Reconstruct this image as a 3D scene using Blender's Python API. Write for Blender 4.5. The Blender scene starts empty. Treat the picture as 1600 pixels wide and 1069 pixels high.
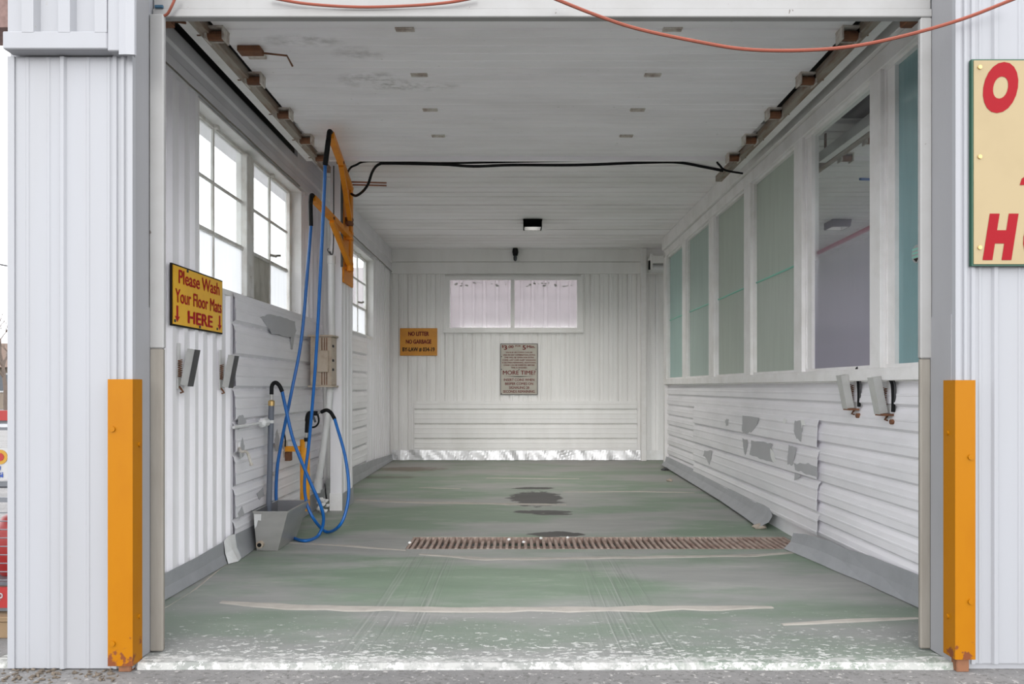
import bpy, bmesh, math, random
from mathutils import Vector, Matrix, noise
rnd = random.Random(7)
sc = bpy.context.scene
COL = sc.collection
PI = math.pi

# ------------------------------------------------------------------ camera, sky, exposure
F, CX, CY, H = 1160.0, 808.0, 605.0, 1.2       # focal length and vanishing point of the 1600x1069 photograph
cam = bpy.data.cameras.new('camera')
cam.sensor_width = 36.0
cam.lens = F / 1600 * 36
cam.shift_x = (800 - CX) / 1600
cam.shift_y = (CY - 534.5) / 1600
cam.clip_start = 0.05
cam.clip_end = 300
camo = bpy.data.objects.new('camera', cam)
COL.objects.link(camo)
camo.location = (0, 0, H)
camo.rotation_euler = (PI / 2, 0, 0)
sc.camera = camo

world = bpy.data.worlds.new('overcast_sky')
sc.world = world
world.use_nodes = True
_n = world.node_tree.nodes
_n['Background'].inputs[0].default_value = (0.955, 0.97, 1.0, 1)
_n['Background'].inputs[1].default_value = 1.0
# bright thin cloud low behind the photographer, lighting straight into the bay (very soft)
sun = bpy.data.lights.new('veiled_sun', 'SUN')
sun.energy = 0.45
sun.angle = 28 * PI / 180
sun.color = (1.0, 0.985, 0.96)
suno = bpy.data.objects.new('veiled_sun', sun)
COL.objects.link(suno)
suno.rotation_euler = ((90 - 13) * PI / 180, 0, -4 * PI / 180)
suno.location = (0, -10, 8)
sc.view_settings.view_transform = 'Standard'
sc.view_settings.look = 'None'
sc.view_settings.gamma = 1.0
sc.view_settings.use_curve_mapping = False
sc.view_settings.exposure = 1.7
sc.cycles.max_bounces = 16
sc.cycles.diffuse_bounces = 12
sc.cycles.transparent_max_bounces = 16
sc.cycles.transmission_bounces = 12
sc.cycles.caustics_reflective = False
sc.cycles.caustics_refractive = False
sc.cycles.sample_clamp_indirect = 6

# ------------------------------------------------------------------ room dimensions (metres)
XL, XR, YB = -2.08, 2.28, 12.2
YF = 3.22           # facade plane
ZC = 3.46           # ceiling
YPOST = 11.3        # far end of the right-hand window wall


def fz(Y):
    pts = ((-99, 0), (3.24, 0), (4.2, -.04), (5.6, -.05), (6.3, -.05), (7.6, -.03), (12.2, 0), (99, 0))
    for (a, za), (b, zb) in zip(pts, pts[1:]):
        if Y <= b:
            return za + (zb - za) * (Y - a) / (b - a)
    return 0


def at(x, y, Y):
    return Vector(((x - CX) * Y / F, Y, H + (CY - y) * Y / F))


def atx(x, y, X):
    Y = X * F / (x - CX)
    return at(x, y, Y)


def onfloor(x, y, dz=0.0):
    Y = F * H / (y - CY)
    for _ in range(6):
        Y = F * (H - fz(Y) - dz) / (y - CY)
    return Vector(((x - CX) * Y / F, Y, fz(Y) + dz))


# ------------------------------------------------------------------ object helpers
ORG = {}


def org(o):
    return ORG.get(o.name, Vector((0, 0, 0))) if o else Vector((0, 0, 0))


def tag(o, label=None, cat=None, group=None, kind=None):
    if label: o['label'] = label
    if cat: o['category'] = cat
    if group: o['group'] = group
    if kind: o['kind'] = kind
    return o


def thing(name, label, cat, loc=(0, 0, 0), rotz=0.0, group=None, kind=None):
    o = bpy.data.objects.new(name, None)
    o.empty_display_size = .1
    COL.objects.link(o)
    o.location = loc
    o.rotation_euler = (0, 0, rotz)
    ORG[o.name] = Vector(loc)
    return tag(o, label, cat, group, kind)


def copy_tree(o, parent=None):
    c = o.copy()
    COL.objects.link(c)
    if parent: c.parent = parent
    for ch in [k for k in COL.objects if k.parent == o]:
        copy_tree(ch, c)
    return c


class MB:
    def __init__(s):
        s.v = []; s.f = []

    def add(s, vs, fs):
        k = len(s.v)
        s.v += [Vector(p) for p in vs]
        s.f += [tuple(i + k for i in f) for f in fs]
        return s

    def box(s, x0, x1, y0, y1, z0, z1):
        vs = [(x, y, z) for x in (x0, x1) for y in (y0, y1) for z in (z0, z1)]
        return s.add(vs, [(0, 1, 3, 2), (4, 6, 7, 5), (0, 4, 5, 1), (2, 3, 7, 6), (0, 2, 6, 4), (1, 5, 7, 3)])

    def bbox(s, x0, x1, y0, y1, z0, z1, b=.004):
        """box with chamfered edges"""
        bm = bmesh.new()
        bmesh.ops.create_cube(bm, size=1)
        for v in bm.verts:
            v.co = Vector((x0 + (v.co.x + .5) * (x1 - x0), y0 + (v.co.y + .5) * (y1 - y0), z0 + (v.co.z + .5) * (z1 - z0)))
        bmesh.ops.bevel(bm, geom=bm.edges[:], offset=b, segments=1, affect='EDGES')
        bm.verts.index_update()
        s.add([v.co for v in bm.verts], [[v.index for v in f.verts] for f in bm.faces])
        bm.free()
        return s

    def beam(s, a, b, w, h, up=(0, 0, 1)):
        """square bar from a to b, w across, h along up"""
        a = Vector(a); b = Vector(b)
        d = (b - a).normalized()
        u = d.cross(Vector(up))
        if u.length < 1e-4: u = d.cross(Vector((1, 0, 0)))
        u.normalize()
        v = u.cross(d)
        u *= w / 2; v *= h / 2
        vs = [p + q for p in (a, b) for q in (-u - v, u - v, u + v, -u + v)]
        return s.add(vs, [(3, 2, 1, 0), (4, 5, 6, 7), (0, 1, 5, 4), (1, 2, 6, 5), (2, 3, 7, 6), (3, 0, 4, 7)])

    def tube(s, pts, r, n=10, caps=True):
        pts = [Vector(p) for p in pts]
        rs = r if isinstance(r, (list, tuple)) else [r] * len(pts)
        ref = None
        rings = []
        for i, p in enumerate(pts):
            d = (pts[min(i + 1, len(pts) - 1)] - pts[max(i - 1, 0)])
            if d.length < 1e-9: d = Vector((0, 0, 1))
            d.normalize()
            if ref is None:
                ref = d.cross(Vector((0, 0, 1)))
                if ref.length < .05: ref = d.cross(Vector((1, 0, 0)))
            ref = (ref - d * ref.dot(d))
            ref.normalize()
            w = d.cross(ref)
            rings.append([p + (ref * math.cos(2 * PI * k / n) + w * math.sin(2 * PI * k / n)) * rs[i] for k in range(n)])
        vs = [q for R in rings for q in R]
        fs = []
        for i in range(len(pts) - 1):
            for k in range(n):
                a = i * n + k; b = i * n + (k + 1) % n
                fs.append((a, b, b + n, a + n))
        if caps:
            fs.append(tuple(range(n - 1, -1, -1)))
            m = (len(pts) - 1) * n
            fs.append(tuple(m + k for k in range(n)))
        return s.add(vs, fs)

    def prism(s, prof, o, u, n, ext):
        """closed 2-D outline [(a, b)] on axes u, n at o, swept along the vector ext"""
        o = Vector(o); u = Vector(u); n = Vector(n); ext = Vector(ext)
        k = len(prof)
        A = [o + u * a + n * b for a, b in prof]
        B = [p + ext for p in A]
        fs = [tuple(range(k)), tuple(range(2 * k - 1, k - 1, -1))]
        fs += [(i, k + i, k + (i + 1) % k, (i + 1) % k) for i in range(k)]
        return s.add(A + B, fs)

    def build(s, name, m, parent=None, smooth=False, label=None, cat=None, group=None, kind=None):
        me = bpy.data.meshes.new(name)
        w = org(parent)
        me.from_pydata([tuple(p - w) for p in s.v], [], s.f)
        bm = bmesh.new()
        bm.from_mesh(me)
        bmesh.ops.recalc_face_normals(bm, faces=bm.faces)
        bm.to_mesh(me)
        bm.free()
        me.materials.append(m)
        if smooth:
            for p in me.polygons: p.use_smooth = True
        o = bpy.data.objects.new(name, me)
        COL.objects.link(o)
        if parent:
            o.parent = parent
            ORG[o.name] = w
        if smooth:
            try:
                me.set_sharp_from_angle(angle=R(40))
            except Exception:
                pass
        return tag(o, label, cat, group, kind)


def R(d): return d * PI / 180


def spline(pts, k=8):
    pts = [Vector(p) for p in pts]
    out = []
    P = [pts[0] * 2 - pts[1]] + pts + [pts[-1] * 2 - pts[-2]]
    for i in range(1, len(P) - 2):
        for j in range(k):
            t = j / k
            a, b, c, d = P[i - 1], P[i], P[i + 1], P[i + 2]
            out.append(.5 * ((2 * b) + (c - a) * t + (2 * a - 5 * b + 4 * c - d) * t * t + (3 * b - a - 3 * c + d) * t ** 3))
    out.append(pts[-1])
    return out


def struct(name, mb, m):
    return mb.build(name, m, kind='structure')


# ------------------------------------------------------------------ materials
class NT:
    """small node-tree writer"""
    def __init__(s, name):
        s.m = bpy.data.materials.new(name)
        s.m.use_nodes = True
        s.t = s.m.node_tree
        s.p = s.t.nodes['Principled BSDF']
        s.out = s.t.nodes['Material Output']

    def n(s, typ, **kw):
        nd = s.t.nodes.new(typ)
        for k, v in kw.items(): setattr(nd, k, v)
        return nd

    def l(s, a, b):
        s.t.links.new(a, b)

    def coord(s, scale=(1, 1, 1), world_pos=True):
        mp = s.n('ShaderNodeMapping')
        mp.inputs['Scale'].default_value = scale
        if world_pos:
            g = s.n('ShaderNodeNewGeometry')
            s.l(g.outputs['Position'], mp.inputs[0])
        else:
            g = s.n('ShaderNodeTexCoord')
            s.l(g.outputs['Object'], mp.inputs[0])
        return mp.outputs[0]

    def noise(s, sc=5, det=4, scale=(1, 1, 1), rough=.6, wp=True):
        nd = s.n('ShaderNodeTexNoise')
        nd.inputs['Scale'].default_value = sc
        nd.inputs['Detail'].default_value = det
        nd.inputs['Roughness'].default_value = rough
        s.l(s.coord(scale, wp), nd.inputs['Vector'])
        return nd.outputs['Fac']

    def ramp(s, fac, lo, hi):
        mr = s.n('ShaderNodeMapRange')
        mr.inputs['From Min'].default_value = lo
        mr.inputs['From Max'].default_value = hi
        s.l(fac, mr.inputs['Value'])
        return mr.outputs[0]

    def mix(s, fac, a, b):
        mx = s.n('ShaderNodeMix', data_type='RGBA')
        if isinstance(fac, (int, float)): mx.inputs[0].default_value = fac
        else: s.l(fac, mx.inputs[0])
        for sock, v in ((mx.inputs[6], a), (mx.inputs[7], b)):
            if isinstance(v, (tuple, list)): sock.default_value = tuple(v)[:3] + (1,)
            else: s.l(v, sock)
        return mx.outputs[2]

    def math(s, op, a, b):
        nd = s.n('ShaderNodeMath', operation=op)
        for i, v in enumerate((a, b)):
            if isinstance(v, (int, float)): nd.inputs[i].default_value = v
            else: s.l(v, nd.inputs[i])
        return nd.outputs[0]

    def bump(s, fac, strength=.2, dist=.01):
        b = s.n('ShaderNodeBump')
        b.inputs['Strength'].default_value = strength
        b.inputs['Distance'].default_value = dist
        s.l(fac, b.inputs['Height'])
        s.l(b.outputs[0], s.p.inputs['Normal'])

    def pos(s, axis):
        g = s.n('ShaderNodeNewGeometry')
        x = s.n('ShaderNodeSeparateXYZ')
        s.l(g.outputs['Position'], x.inputs[0])
        return x.outputs[axis]

    def finish(s, col, rough=.5, metal=0.0):
        if isinstance(col, (tuple, list)): s.p.inputs['Base Color'].default_value = tuple(col)[:3] + (1,)
        else: s.l(col, s.p.inputs['Base Color'])
        if isinstance(rough, (int, float)): s.p.inputs['Roughness'].default_value = rough
        else: s.l(rough, s.p.inputs['Roughness'])
        s.p.inputs['Metallic'].default_value = metal
        return s.m


def paint(name, c, dirt=None, amt=.35, sc=3, scale=(1, 1, 1), rough=.45, metal=0, chips=None, bump=.08, wp=True, chip_th=.68):
    t = NT(name)
    dirt = dirt or tuple(x * .75 for x in c)
    f = t.ramp(t.noise(sc, 5, scale, wp=wp), .42, .78)
    col = t.mix(t.math('MULTIPLY', f, amt), c, dirt)
    if chips:
        k = t.ramp(t.noise(26, 3, (1, 1, .6), wp=wp), chip_th, chip_th + .03)
        col = t.mix(k, col, chips)
    if bump:
        t.bump(t.noise(40, 2, wp=wp), bump, .004)
    return t.finish(col, rough, metal)


M = {}
M['facade'] = paint('facade_white_dimmed', (0.316, 0.321, 0.34), (0.263, 0.257, 0.25), .25, 2.2, (1.5, 1, .25), .38, chips=(.30, .29, .28), chip_th=.755)  # white paint darkened to offset the brighter daylight outside
M['inner'] = paint('wall_white', (.885, .87, .90), (.62, .61, .60), .35, 2.5, (1, 1, .3), .45)
M['inner_back'] = paint('back_wall_white', (.87, .86, .85), (.60, .58, .54), .35, 2.5, (1, 1, .3), .5)
M['sheet'] = paint('sheet_white', (.84, .825, .855), (.52, .52, .53), .4, 3, (1, .4, 1.5), .4)
M['bare'] = paint('bare_primer_grey', (.46, .46, .475), (.38, .38, .39), .4, 5, rough=.55)
M['curl'] = paint('curled_white_paint', (.85, .85, .84), rough=.5)
M['board'] = paint('board_white', (.86, .845, .84), (.55, .53, .48), .4, 4, (1, 1, 1), .5, chips=(.34, .30, .26), chip_th=.74)
M['board_out'] = paint('board_white_dimmed', (0.31, 0.307, 0.303), (0.221, 0.214, 0.199), .4, 4, (1, 1, 1), .5, chips=(.14, .12, .11), chip_th=.72)  # same white as the inner boards, darkened against outdoor light
M['reveal_out'] = paint('reveal_white_dimmed', (0.287, 0.287, 0.298), (0.226, 0.226, 0.226), .4, 3, (1, 1, .3), .45)  # same white as the inner reveal, darkened against outdoor light
M['reveal'] = paint('reveal_white', (.72, .71, .74), (.52, .52, .52), .4, 3, (1, 1, .3), .45)
M['ceil'] = paint('ceiling_white', (.92, .90, .91), (.52, .50, .46), .4, 1.6, (.4, 1.5, 1), .5)
M['shaded_wood'] = paint('shaded_roof_boards', (.012, .011, .010), (.025, .02, .018), .6, 4, rough=.85)  # shade above the raised doors is put into this near-black colour


def door_mat():
    t = NT('door_white')
    col = t.mix(t.math('MULTIPLY', t.ramp(t.noise(1.8, 5, (.5, 2.2, 1)), .42, .78), .3), (.92, .90, .92), (.52, .49, .48))
    x = t.pos('X'); y = t.pos('Y')
    for px, py, rx, ry, a in ((-.98, 5.02, .26, .16, .75), (-.72, 5.12, .35, .10, .6), (-1.28, 4.45, .3, .10, .5), (-1.0, 4.62, .2, .12, .4)):
        dx = t.math('DIVIDE', t.math('SUBTRACT', x, px), rx)
        dy = t.math('DIVIDE', t.math('SUBTRACT', y, py), ry)
        d2 = t.math('ADD', t.math('MULTIPLY', dx, dx), t.math('MULTIPLY', dy, dy))
        k = t.math('MULTIPLY', t.ramp(d2, 1.0, .1), t.ramp(t.noise(9, 5, (1, 1.6, 1)), .44, .66))
        col = t.mix(t.math('MULTIPLY', k, a), col, (.24, .23, .21))
    k = t.ramp(t.noise(21, 4, (.7, 1.6, 1)), .70, .74)
    col = t.mix(t.math('MULTIPLY', k, .6), col, (.33, .31, .28))
    return t.finish(col, .45)


M['door'] = door_mat()
M['beige'] = paint('weathered_beige_wood', (0.219, 0.202, 0.175), (0.13, 0.11, 0.0889), .7, 6, (2, 2, .25), .75)
M['galv'] = paint('galvanised_steel', (.40, .41, .43), (.28, .29, .30), .5, 6, (1, 1, 1), .5, .35)
M['foil'] = paint('crinkled_foil', (.72, .72, .73), (.6, .6, .6), .3, 8, rough=.42, metal=.55, bump=0)
M['steel'] = paint('stainless_steel', (.46, .45, .43), (.33, .32, .31), .5, 4, (1, 1, 3), .38, .55)
M['steel_in'] = paint('dull_steel', (.20, .20, .21), (.14, .14, .15), .5, 4, rough=.45, metal=.5)
M['rust'] = paint('rusty_iron', (.20, .085, .04), (.07, .035, .025), .8, 18, rough=.85, bump=.3)
M['rustgrate'] = paint('rusty_grate', (.44, .34, .29), (.18, .085, .06), .9, 14, (1, .5, 1), rough=.8, bump=.3)
M['rusttrack'] = paint('rust_streaked_track', (.34, .30, .25), (.17, .07, .03), 1.0, 9, (3, .5, 3), rough=.65, metal=.2)
M['beigemetal'] = paint('beige_painted_metal', (.50, .42, .33), (.30, .19, .12), .7, 10, (1, 1, 1), .5)
M['tin'] = paint('hinge_painted_tin', (.62, .585, .53), (.17, .07, .035), .85, 16, rough=.6, wp=True)
M['orange'] = paint('boom_orange', (.76, .27, .012), (.50, .13, .012), .5, 14, rough=.5)
M['black'] = paint('black_rubber', (.009, .009, .010), (.016, .016, .016), .5, 10, rough=.5, bump=.02)
M['black'].node_tree.nodes['Principled BSDF'].inputs['Specular IOR Level'].default_value = .15
M['darkgrey'] = paint('dark_grey_metal', (.07, .07, .075), (.12, .11, .10), .5, 12, rough=.5, metal=.3)
M['grey'] = paint('clip_grey', (.52, .52, .50), (.38, .37, .35), .5, 15, rough=.45, metal=.1)
M['blue'] = paint('blue_hose', (.008, .125, .42), (.006, .08, .30), .4, 8, rough=.3, bump=0)
M['pvc'] = paint('white_pvc', (.78, .78, .78), (.5, .48, .44), .5, 6, (1, 1, .5), .4)
M['greytube'] = paint('grey_plastic_tube', (.13, .145, .18), (.17, .18, .20), .5, 10, rough=.45)
M['brass'] = paint('brass', (.62, .42, .17), (.4, .26, .1), .5, 20, rough=.35, metal=.8)
M['copper'] = paint('copper_pipe', (.36, .15, .09), (.2, .09, .06), .5, 20, rough=.5, metal=.5)
M['cord'] = paint('faded_orange_cord', (0.247, 0.0684, 0.0445), (0.178, 0.0616, 0.041), .5, 5, rough=.5, bump=0)
M['sign_yellow'] = paint('sign_yellow', (.90, .50, .025), (.66, .30, .02), .45, 6, rough=.4, bump=0)
M['sign_orange'] = paint('sign_orange', (.64, .27, .015), (.48, .18, .02), .6, 6, rough=.45, bump=0)
M['sign_red'] = paint('sign_red_print', (.42, .012, .02), rough=.45, bump=0)
M['sign_maroon'] = paint('sign_maroon_print', (.17, .022, .022), rough=.5, bump=0)
M['sign_black'] = paint('sign_black_print', (.02, .015, .012), rough=.5, bump=0)
M['sign_grey'] = paint('sign_faded_beige', (.46, .43, .37), (.34, .31, .26), .6, 8, rough=.5, bump=0)
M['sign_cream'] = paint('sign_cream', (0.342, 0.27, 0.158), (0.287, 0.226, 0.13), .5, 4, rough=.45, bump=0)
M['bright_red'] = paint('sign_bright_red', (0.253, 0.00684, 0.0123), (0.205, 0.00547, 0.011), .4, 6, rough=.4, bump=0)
M['sign_green'] = paint('sign_green_border', (0.0137, 0.0684, 0.041), rough=.45, bump=0)
for k_ in ('sign_red', 'sign_maroon', 'sign_black', 'bright_red'):
    M[k_].node_tree.nodes['Principled BSDF'].inputs['Specular IOR Level'].default_value = .1
M['holster'] = paint('holster_orange', (.86, .36, .015), (.6, .2, .012), .45, 10, rough=.45)
M['frame'] = paint('grimy_window_frame', (.74, .73, .70), (.36, .30, .23), .65, 9, (1, 1, .6), .55, chips=(.22, .13, .08), chip_th=.70)
M['tapeblue'] = paint('blue_tape', (.02, .07, .12), rough=.6, bump=0)
M['rubble'] = paint('rubble_brown', (.13, .105, .08), (.06, .045, .035), .9, 40, rough=.9)
M['lamp_black'] = paint('lamp_housing_black', (.005, .005, .005), (.006, .006, .006), rough=.9, bump=0)
M['lamp_black'].node_tree.nodes['Principled BSDF'].inputs['Specular IOR Level'].default_value = 0.0
M['diffuser'] = paint('lamp_diffuser', (.45, .44, .40), rough=.4, bump=0)
M['stonec'] = paint('concrete_chunk', (.42, .36, .30), (.25, .21, .18), .6, 20, rough=.9, bump=.4)
M['mortar'] = paint('beige_mortar', (.47, .435, .39), (.33, .305, .27), .7, 9, rough=.85, bump=.4)
M['brick'] = paint('roof_edge_brick', (.20, .125, .11), (.1, .06, .05), .7, 30, rough=.8)
M['bark'] = paint('tree_bark', (.10, .075, .06), (.05, .04, .035), .6, 12, rough=.9)
M['house'] = paint('house_siding', (0.184, 0.15, 0.116), (0.137, 0.11, 0.0889), .5, 2, rough=.8)
M['roofbrown'] = paint('brown_shingles', (.11, .07, .05), (.07, .05, .04), .6, 4, rough=.9)
M['glassdark'] = paint('dark_window_glass', (.05, .06, .07), rough=.15, bump=0)
M['wood'] = paint('pallet_wood', (0.205, 0.137, 0.0752), (0.137, 0.0889, 0.0479), .6, 6, (1, 5, 5), .8)
M['rackgrey'] = paint('rack_grey', (0.137, 0.144, 0.158), (0.0954, 0.103, 0.11), .4, 8, rough=.4, metal=.2)
M['rackred'] = paint('rack_red', (0.274, 0.0137, 0.0123), rough=.4, bump=0)
M['white_print'] = paint('white_print', (0.356, 0.356, 0.356), rough=.4, bump=0)
M['blue_print'] = paint('blue_print', (.02, .06, .28), rough=.4, bump=0)
M['yellow_print'] = paint('yellow_print', (0.356, 0.192, 0.0137), rough=.4, bump=0)
M['pinkline'] = paint('red_hose_line', (.62, .05, .12), (.5, .1, .15), .5, 4, rough=.4, bump=0)
M['tealline'] = paint('teal_hose_line', (.22, .60, .48), (.3, .5, .45), .5, 4, rough=.4, bump=0)
M['neighbour'] = paint('neighbour_wall', (.40, .345, .365), (.31, .27, .285), .5, 2, (1, 1, .4), .6)
M['inner2'] = paint('next_bay_white', (.82, .81, .83), (.55, .54, .57), .5, 2, rough=.5)


def guard_mat():
    t = NT('guard_orange')
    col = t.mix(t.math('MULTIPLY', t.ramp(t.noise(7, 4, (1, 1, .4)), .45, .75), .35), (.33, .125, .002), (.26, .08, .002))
    z = t.pos('Z')
    low = t.ramp(z, .16, .0)
    rust = t.ramp(t.math('ADD', t.math('MULTIPLY', low, .32), t.noise(22, 4)), .74, .80)
    col = t.mix(rust, col, (.16, .05, .02))
    t.bump(t.noise(30, 2), .1, .004)
    return t.finish(col, .42)


M['guard'] = guard_mat()
for k_, v_ in (('guard', .15), ('facade', .25), ('board_out', .25), ('reveal_out', .25), ('sign_cream', .15), ('cord', .2), ('orange', .3)):
    M[k_].node_tree.nodes['Principled BSDF'].inputs['Specular IOR Level'].default_value = v_


def floor_mat():
    t = NT('worn_green_floor_paint')
    y = t.pos('Y')
    x = t.pos('X')
    big = t.noise(.9, 5, (.55, 1.3, 1), .6)
    mid = t.noise(3.2, 6, (.45, 1.6, 1), .65)
    fine = t.noise(16, 5, (.6, 1.4, 1), .7)
    green = t.mix(mid, (.135, .200, .138), (.29, .365, .275))
    grey = t.mix(mid, (.215, .22, .21), (.46, .46, .435))
    g = t.ramp(big, .43, .57)
    # paint is worn to grey concrete near the walls' wheel lines and towards the back
    col = t.mix(g, green, grey)
    worn = t.ramp(t.math('ADD', t.math('MULTIPLY', fine, .5), t.math('MULTIPLY', mid, .5)), .54, .70)
    col = t.mix(t.math('MULTIPLY', worn, .45), col, (.45, .44, .41))
    back = t.math('MULTIPLY', t.ramp(y, 8.5, 12), t.ramp(mid, .3, .7))
    col = t.mix(t.math('MULTIPLY', back, .6), col, (.19, .165, .14))
    col = t.mix(t.math('MULTIPLY', t.ramp(y, 4.6, 3.5), .6), col, (.165, .17, .163))  # painted darker towards the threshold to offset the strong daylight there
    # white paint flakes, denser towards the threshold
    front = t.ramp(y, 4.9, 3.25)
    fl = t.noise(24, 5, (.8, 1.3, 1), .75)
    thr = t.math('ADD', fl, t.math('MULTIPLY', t.math('POWER', front, 2.2), .17))
    thr = t.math('ADD', thr, t.math('MULTIPLY', t.noise(1.7, 3, (1, 1, 1)), .12))
    fk = t.ramp(thr, .745, .775)
    col = t.mix(t.math('MULTIPLY', fk, .85), col, (.56, .56, .54))
    lip = t.ramp(t.math('ADD', t.math('MULTIPLY', t.ramp(y, 3.62, 3.25), .31), t.math('MULTIPLY', fine, .6)), .56, .64)
    col = t.mix(t.math('MULTIPLY', lip, .7), col, (.40, .395, .38))
    # two wheel tracks: long scratches of lighter paint
    for xc, w in ((-.62, .22), (.62, .26)):
        d = t.math('ABSOLUTE', t.math('SUBTRACT', x, xc), 0)
        band = t.ramp(d, w, w * .6)
        sl = t.noise(7, 2, (9, .12, 1))
        band = t.math('MULTIPLY', band, t.math('MULTIPLY', t.ramp(y, 6.0, 5.2), t.ramp(sl, .52, .66)))
        col = t.mix(t.math('MULTIPLY', band, .30), col, (.10, .115, .10))
        sl2 = t.noise(8, 2, (8, .1, 1))
        band = t.math('MULTIPLY', t.ramp(d, w, w * .6), t.math('MULTIPLY', t.ramp(y, 6.0, 5.2), t.ramp(sl2, .56, .70)))
        col = t.mix(t.math('MULTIPLY', band, .45), col, (.42, .43, .40))
    # oil / water spots
    for px, py, rx, ry in ((835, 763, .26, .10), (838, 779, .30, .55), (846, 800, .30, .10), (862, 803.5, .22, .06), (868, 835, .24, .11)):
        p = onfloor(px, py)
        dx = t.math('DIVIDE', t.math('SUBTRACT', x, p.x), rx)
        dy = t.math('DIVIDE', t.math('SUBTRACT', y, p.y), ry)
        d2 = t.math('ADD', t.math('MULTIPLY', dx, dx), t.math('MULTIPLY', dy, dy))
        d2 = t.math('ADD', d2, t.math('MULTIPLY', t.math('SUBTRACT', t.noise(7, 5), .5), 2.4))
        col = t.mix(t.math('MULTIPLY', t.ramp(d2, 1.05, .75), .93), col, (.022, .017, .016))
    for px, py, rx, ry, c, a in ((640, 733, .55, .28, (.13, .06, .04), .6), (600, 746, .5, .14, (.08, .05, .04), .5)):
        p = onfloor(px, py)
        dx = t.math('DIVIDE', t.math('SUBTRACT', x, p.x), rx)
        dy = t.math('DIVIDE', t.math('SUBTRACT', y, p.y), ry)
        d2 = t.math('ADD', t.math('MULTIPLY', dx, dx), t.math('MULTIPLY', dy, dy))
        d2 = t.math('ADD', d2, t.math('MULTIPLY', t.math('SUBTRACT', t.noise(5, 5), .5), 2.6))
        col = t.mix(t.math('MULTIPLY', t.ramp(d2, 1.1, .4), a), col, c)
    t.bump(t.math('ADD', fine, fk), .25, .004)
    return t.finish(col, t.math('ADD', .42, t.math('MULTIPLY', mid, .25)))


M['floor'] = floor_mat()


def pave_mat():
    t = NT('speckled_concrete_pavement')
    col = t.mix(t.ramp(t.noise(2.5, 5, (.6, 1.3, 1)), .35, .7), (.140, .136, .134), (.20, .193, .187))
    col = t.mix(t.ramp(t.noise(46, 3, (.8, 1, 1), .7), .555, .62), col, (.11, .105, .10))
    col = t.mix(t.ramp(t.noise(31, 3, (1, 1, 1), .7), .60, .66), col, (.34, .325, .31))
    t.bump(t.noise(55, 4), .5, .01)
    return t.finish(col, .85)


M['pave'] = pave_mat()


def pane_mat(name, film, clear, clear_hi=None, z0=0, z1=1, gloss=.06, streak=.15, trans=.65):
    """dusty glass: a film that scatters, over clear glass; clear..clear_hi runs from height z0 to z1 (film washed down the pane)"""
    t = NT(name)
    t.t.nodes.remove(t.p)
    tr = t.n('ShaderNodeBsdfTransparent')
    tr.inputs[0].default_value = (.95, .97, .96, 1)
    di = t.n('ShaderNodeBsdfDiffuse')
    tl = t.n('ShaderNodeBsdfTranslucent')
    for b in (di, tl):
        b.inputs[0].default_value = tuple(film) + (1,)
    fm = t.n('ShaderNodeMixShader')
    fm.inputs[0].default_value = trans
    t.l(di.outputs[0], fm.inputs[1]); t.l(tl.outputs[0], fm.inputs[2])
    base = t.ramp(t.pos('Z'), z0, z1)
    mr = t.n('ShaderNodeMapRange')
    mr.inputs['To Min'].default_value = clear
    mr.inputs['To Max'].default_value = clear if clear_hi is None else clear_hi
    t.l(base, mr.inputs['Value'])
    st = t.noise(3, 4, (6, 6, .5))
    fac = t.math('ADD', mr.outputs[0], t.math('MULTIPLY', t.math('SUBTRACT', st, .5), streak))
    fac = t.math('MINIMUM', t.math('MAXIMUM', fac, 0), 1)
    m1 = t.n('ShaderNodeMixShader')
    t.l(fac, m1.inputs[0])
    t.l(fm.outputs[0], m1.inputs[1]); t.l(tr.outputs[0], m1.inputs[2])
    gl = t.n('ShaderNodeBsdfGlossy')
    gl.inputs['Roughness'].default_value = .08
    m2 = t.n('ShaderNodeMixShader')
    m2.inputs[0].default_value = gloss
    t.l(m1.outputs[0], m2.inputs[1]); t.l(gl.outputs[0], m2.inputs[2])
    t.l(m2.outputs[0], t.out.inputs[0])
    return t.m


M['pane_clear'] = pane_mat('dusty_clear_pane', (.85, .86, .87), .80)
M['pane_frost'] = pane_mat('frosted_white_pane', (.88, .89, .90), .18, trans=.8)
M['pane_back'] = pane_mat('pinkish_pane', (.90, .84, .87), .75, trans=.75)
M['pane_green'] = pane_mat('grey_green_pane', (.66, .71, .65), .15, trans=.42)
M['pane_teal_light'] = pane_mat('pale_teal_pane', (.60, .75, .72), .14, .24, 1.3, 3.1, trans=.42)
M['pane_grey_teal'] = pane_mat('grey_teal_pane', (.62, .71, .67), .14, .24, 1.3, 3.1, trans=.42)
M['pane_purple'] = pane_mat('purple_hazed_pane', (.53, .51, .58), .10, .92, 1.5, 2.6, streak=.04)
M['pane_teal'] = pane_mat('teal_pane', (.36, .53, .55), .16, .42, 1.3, 3.0, trans=.5)


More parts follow.
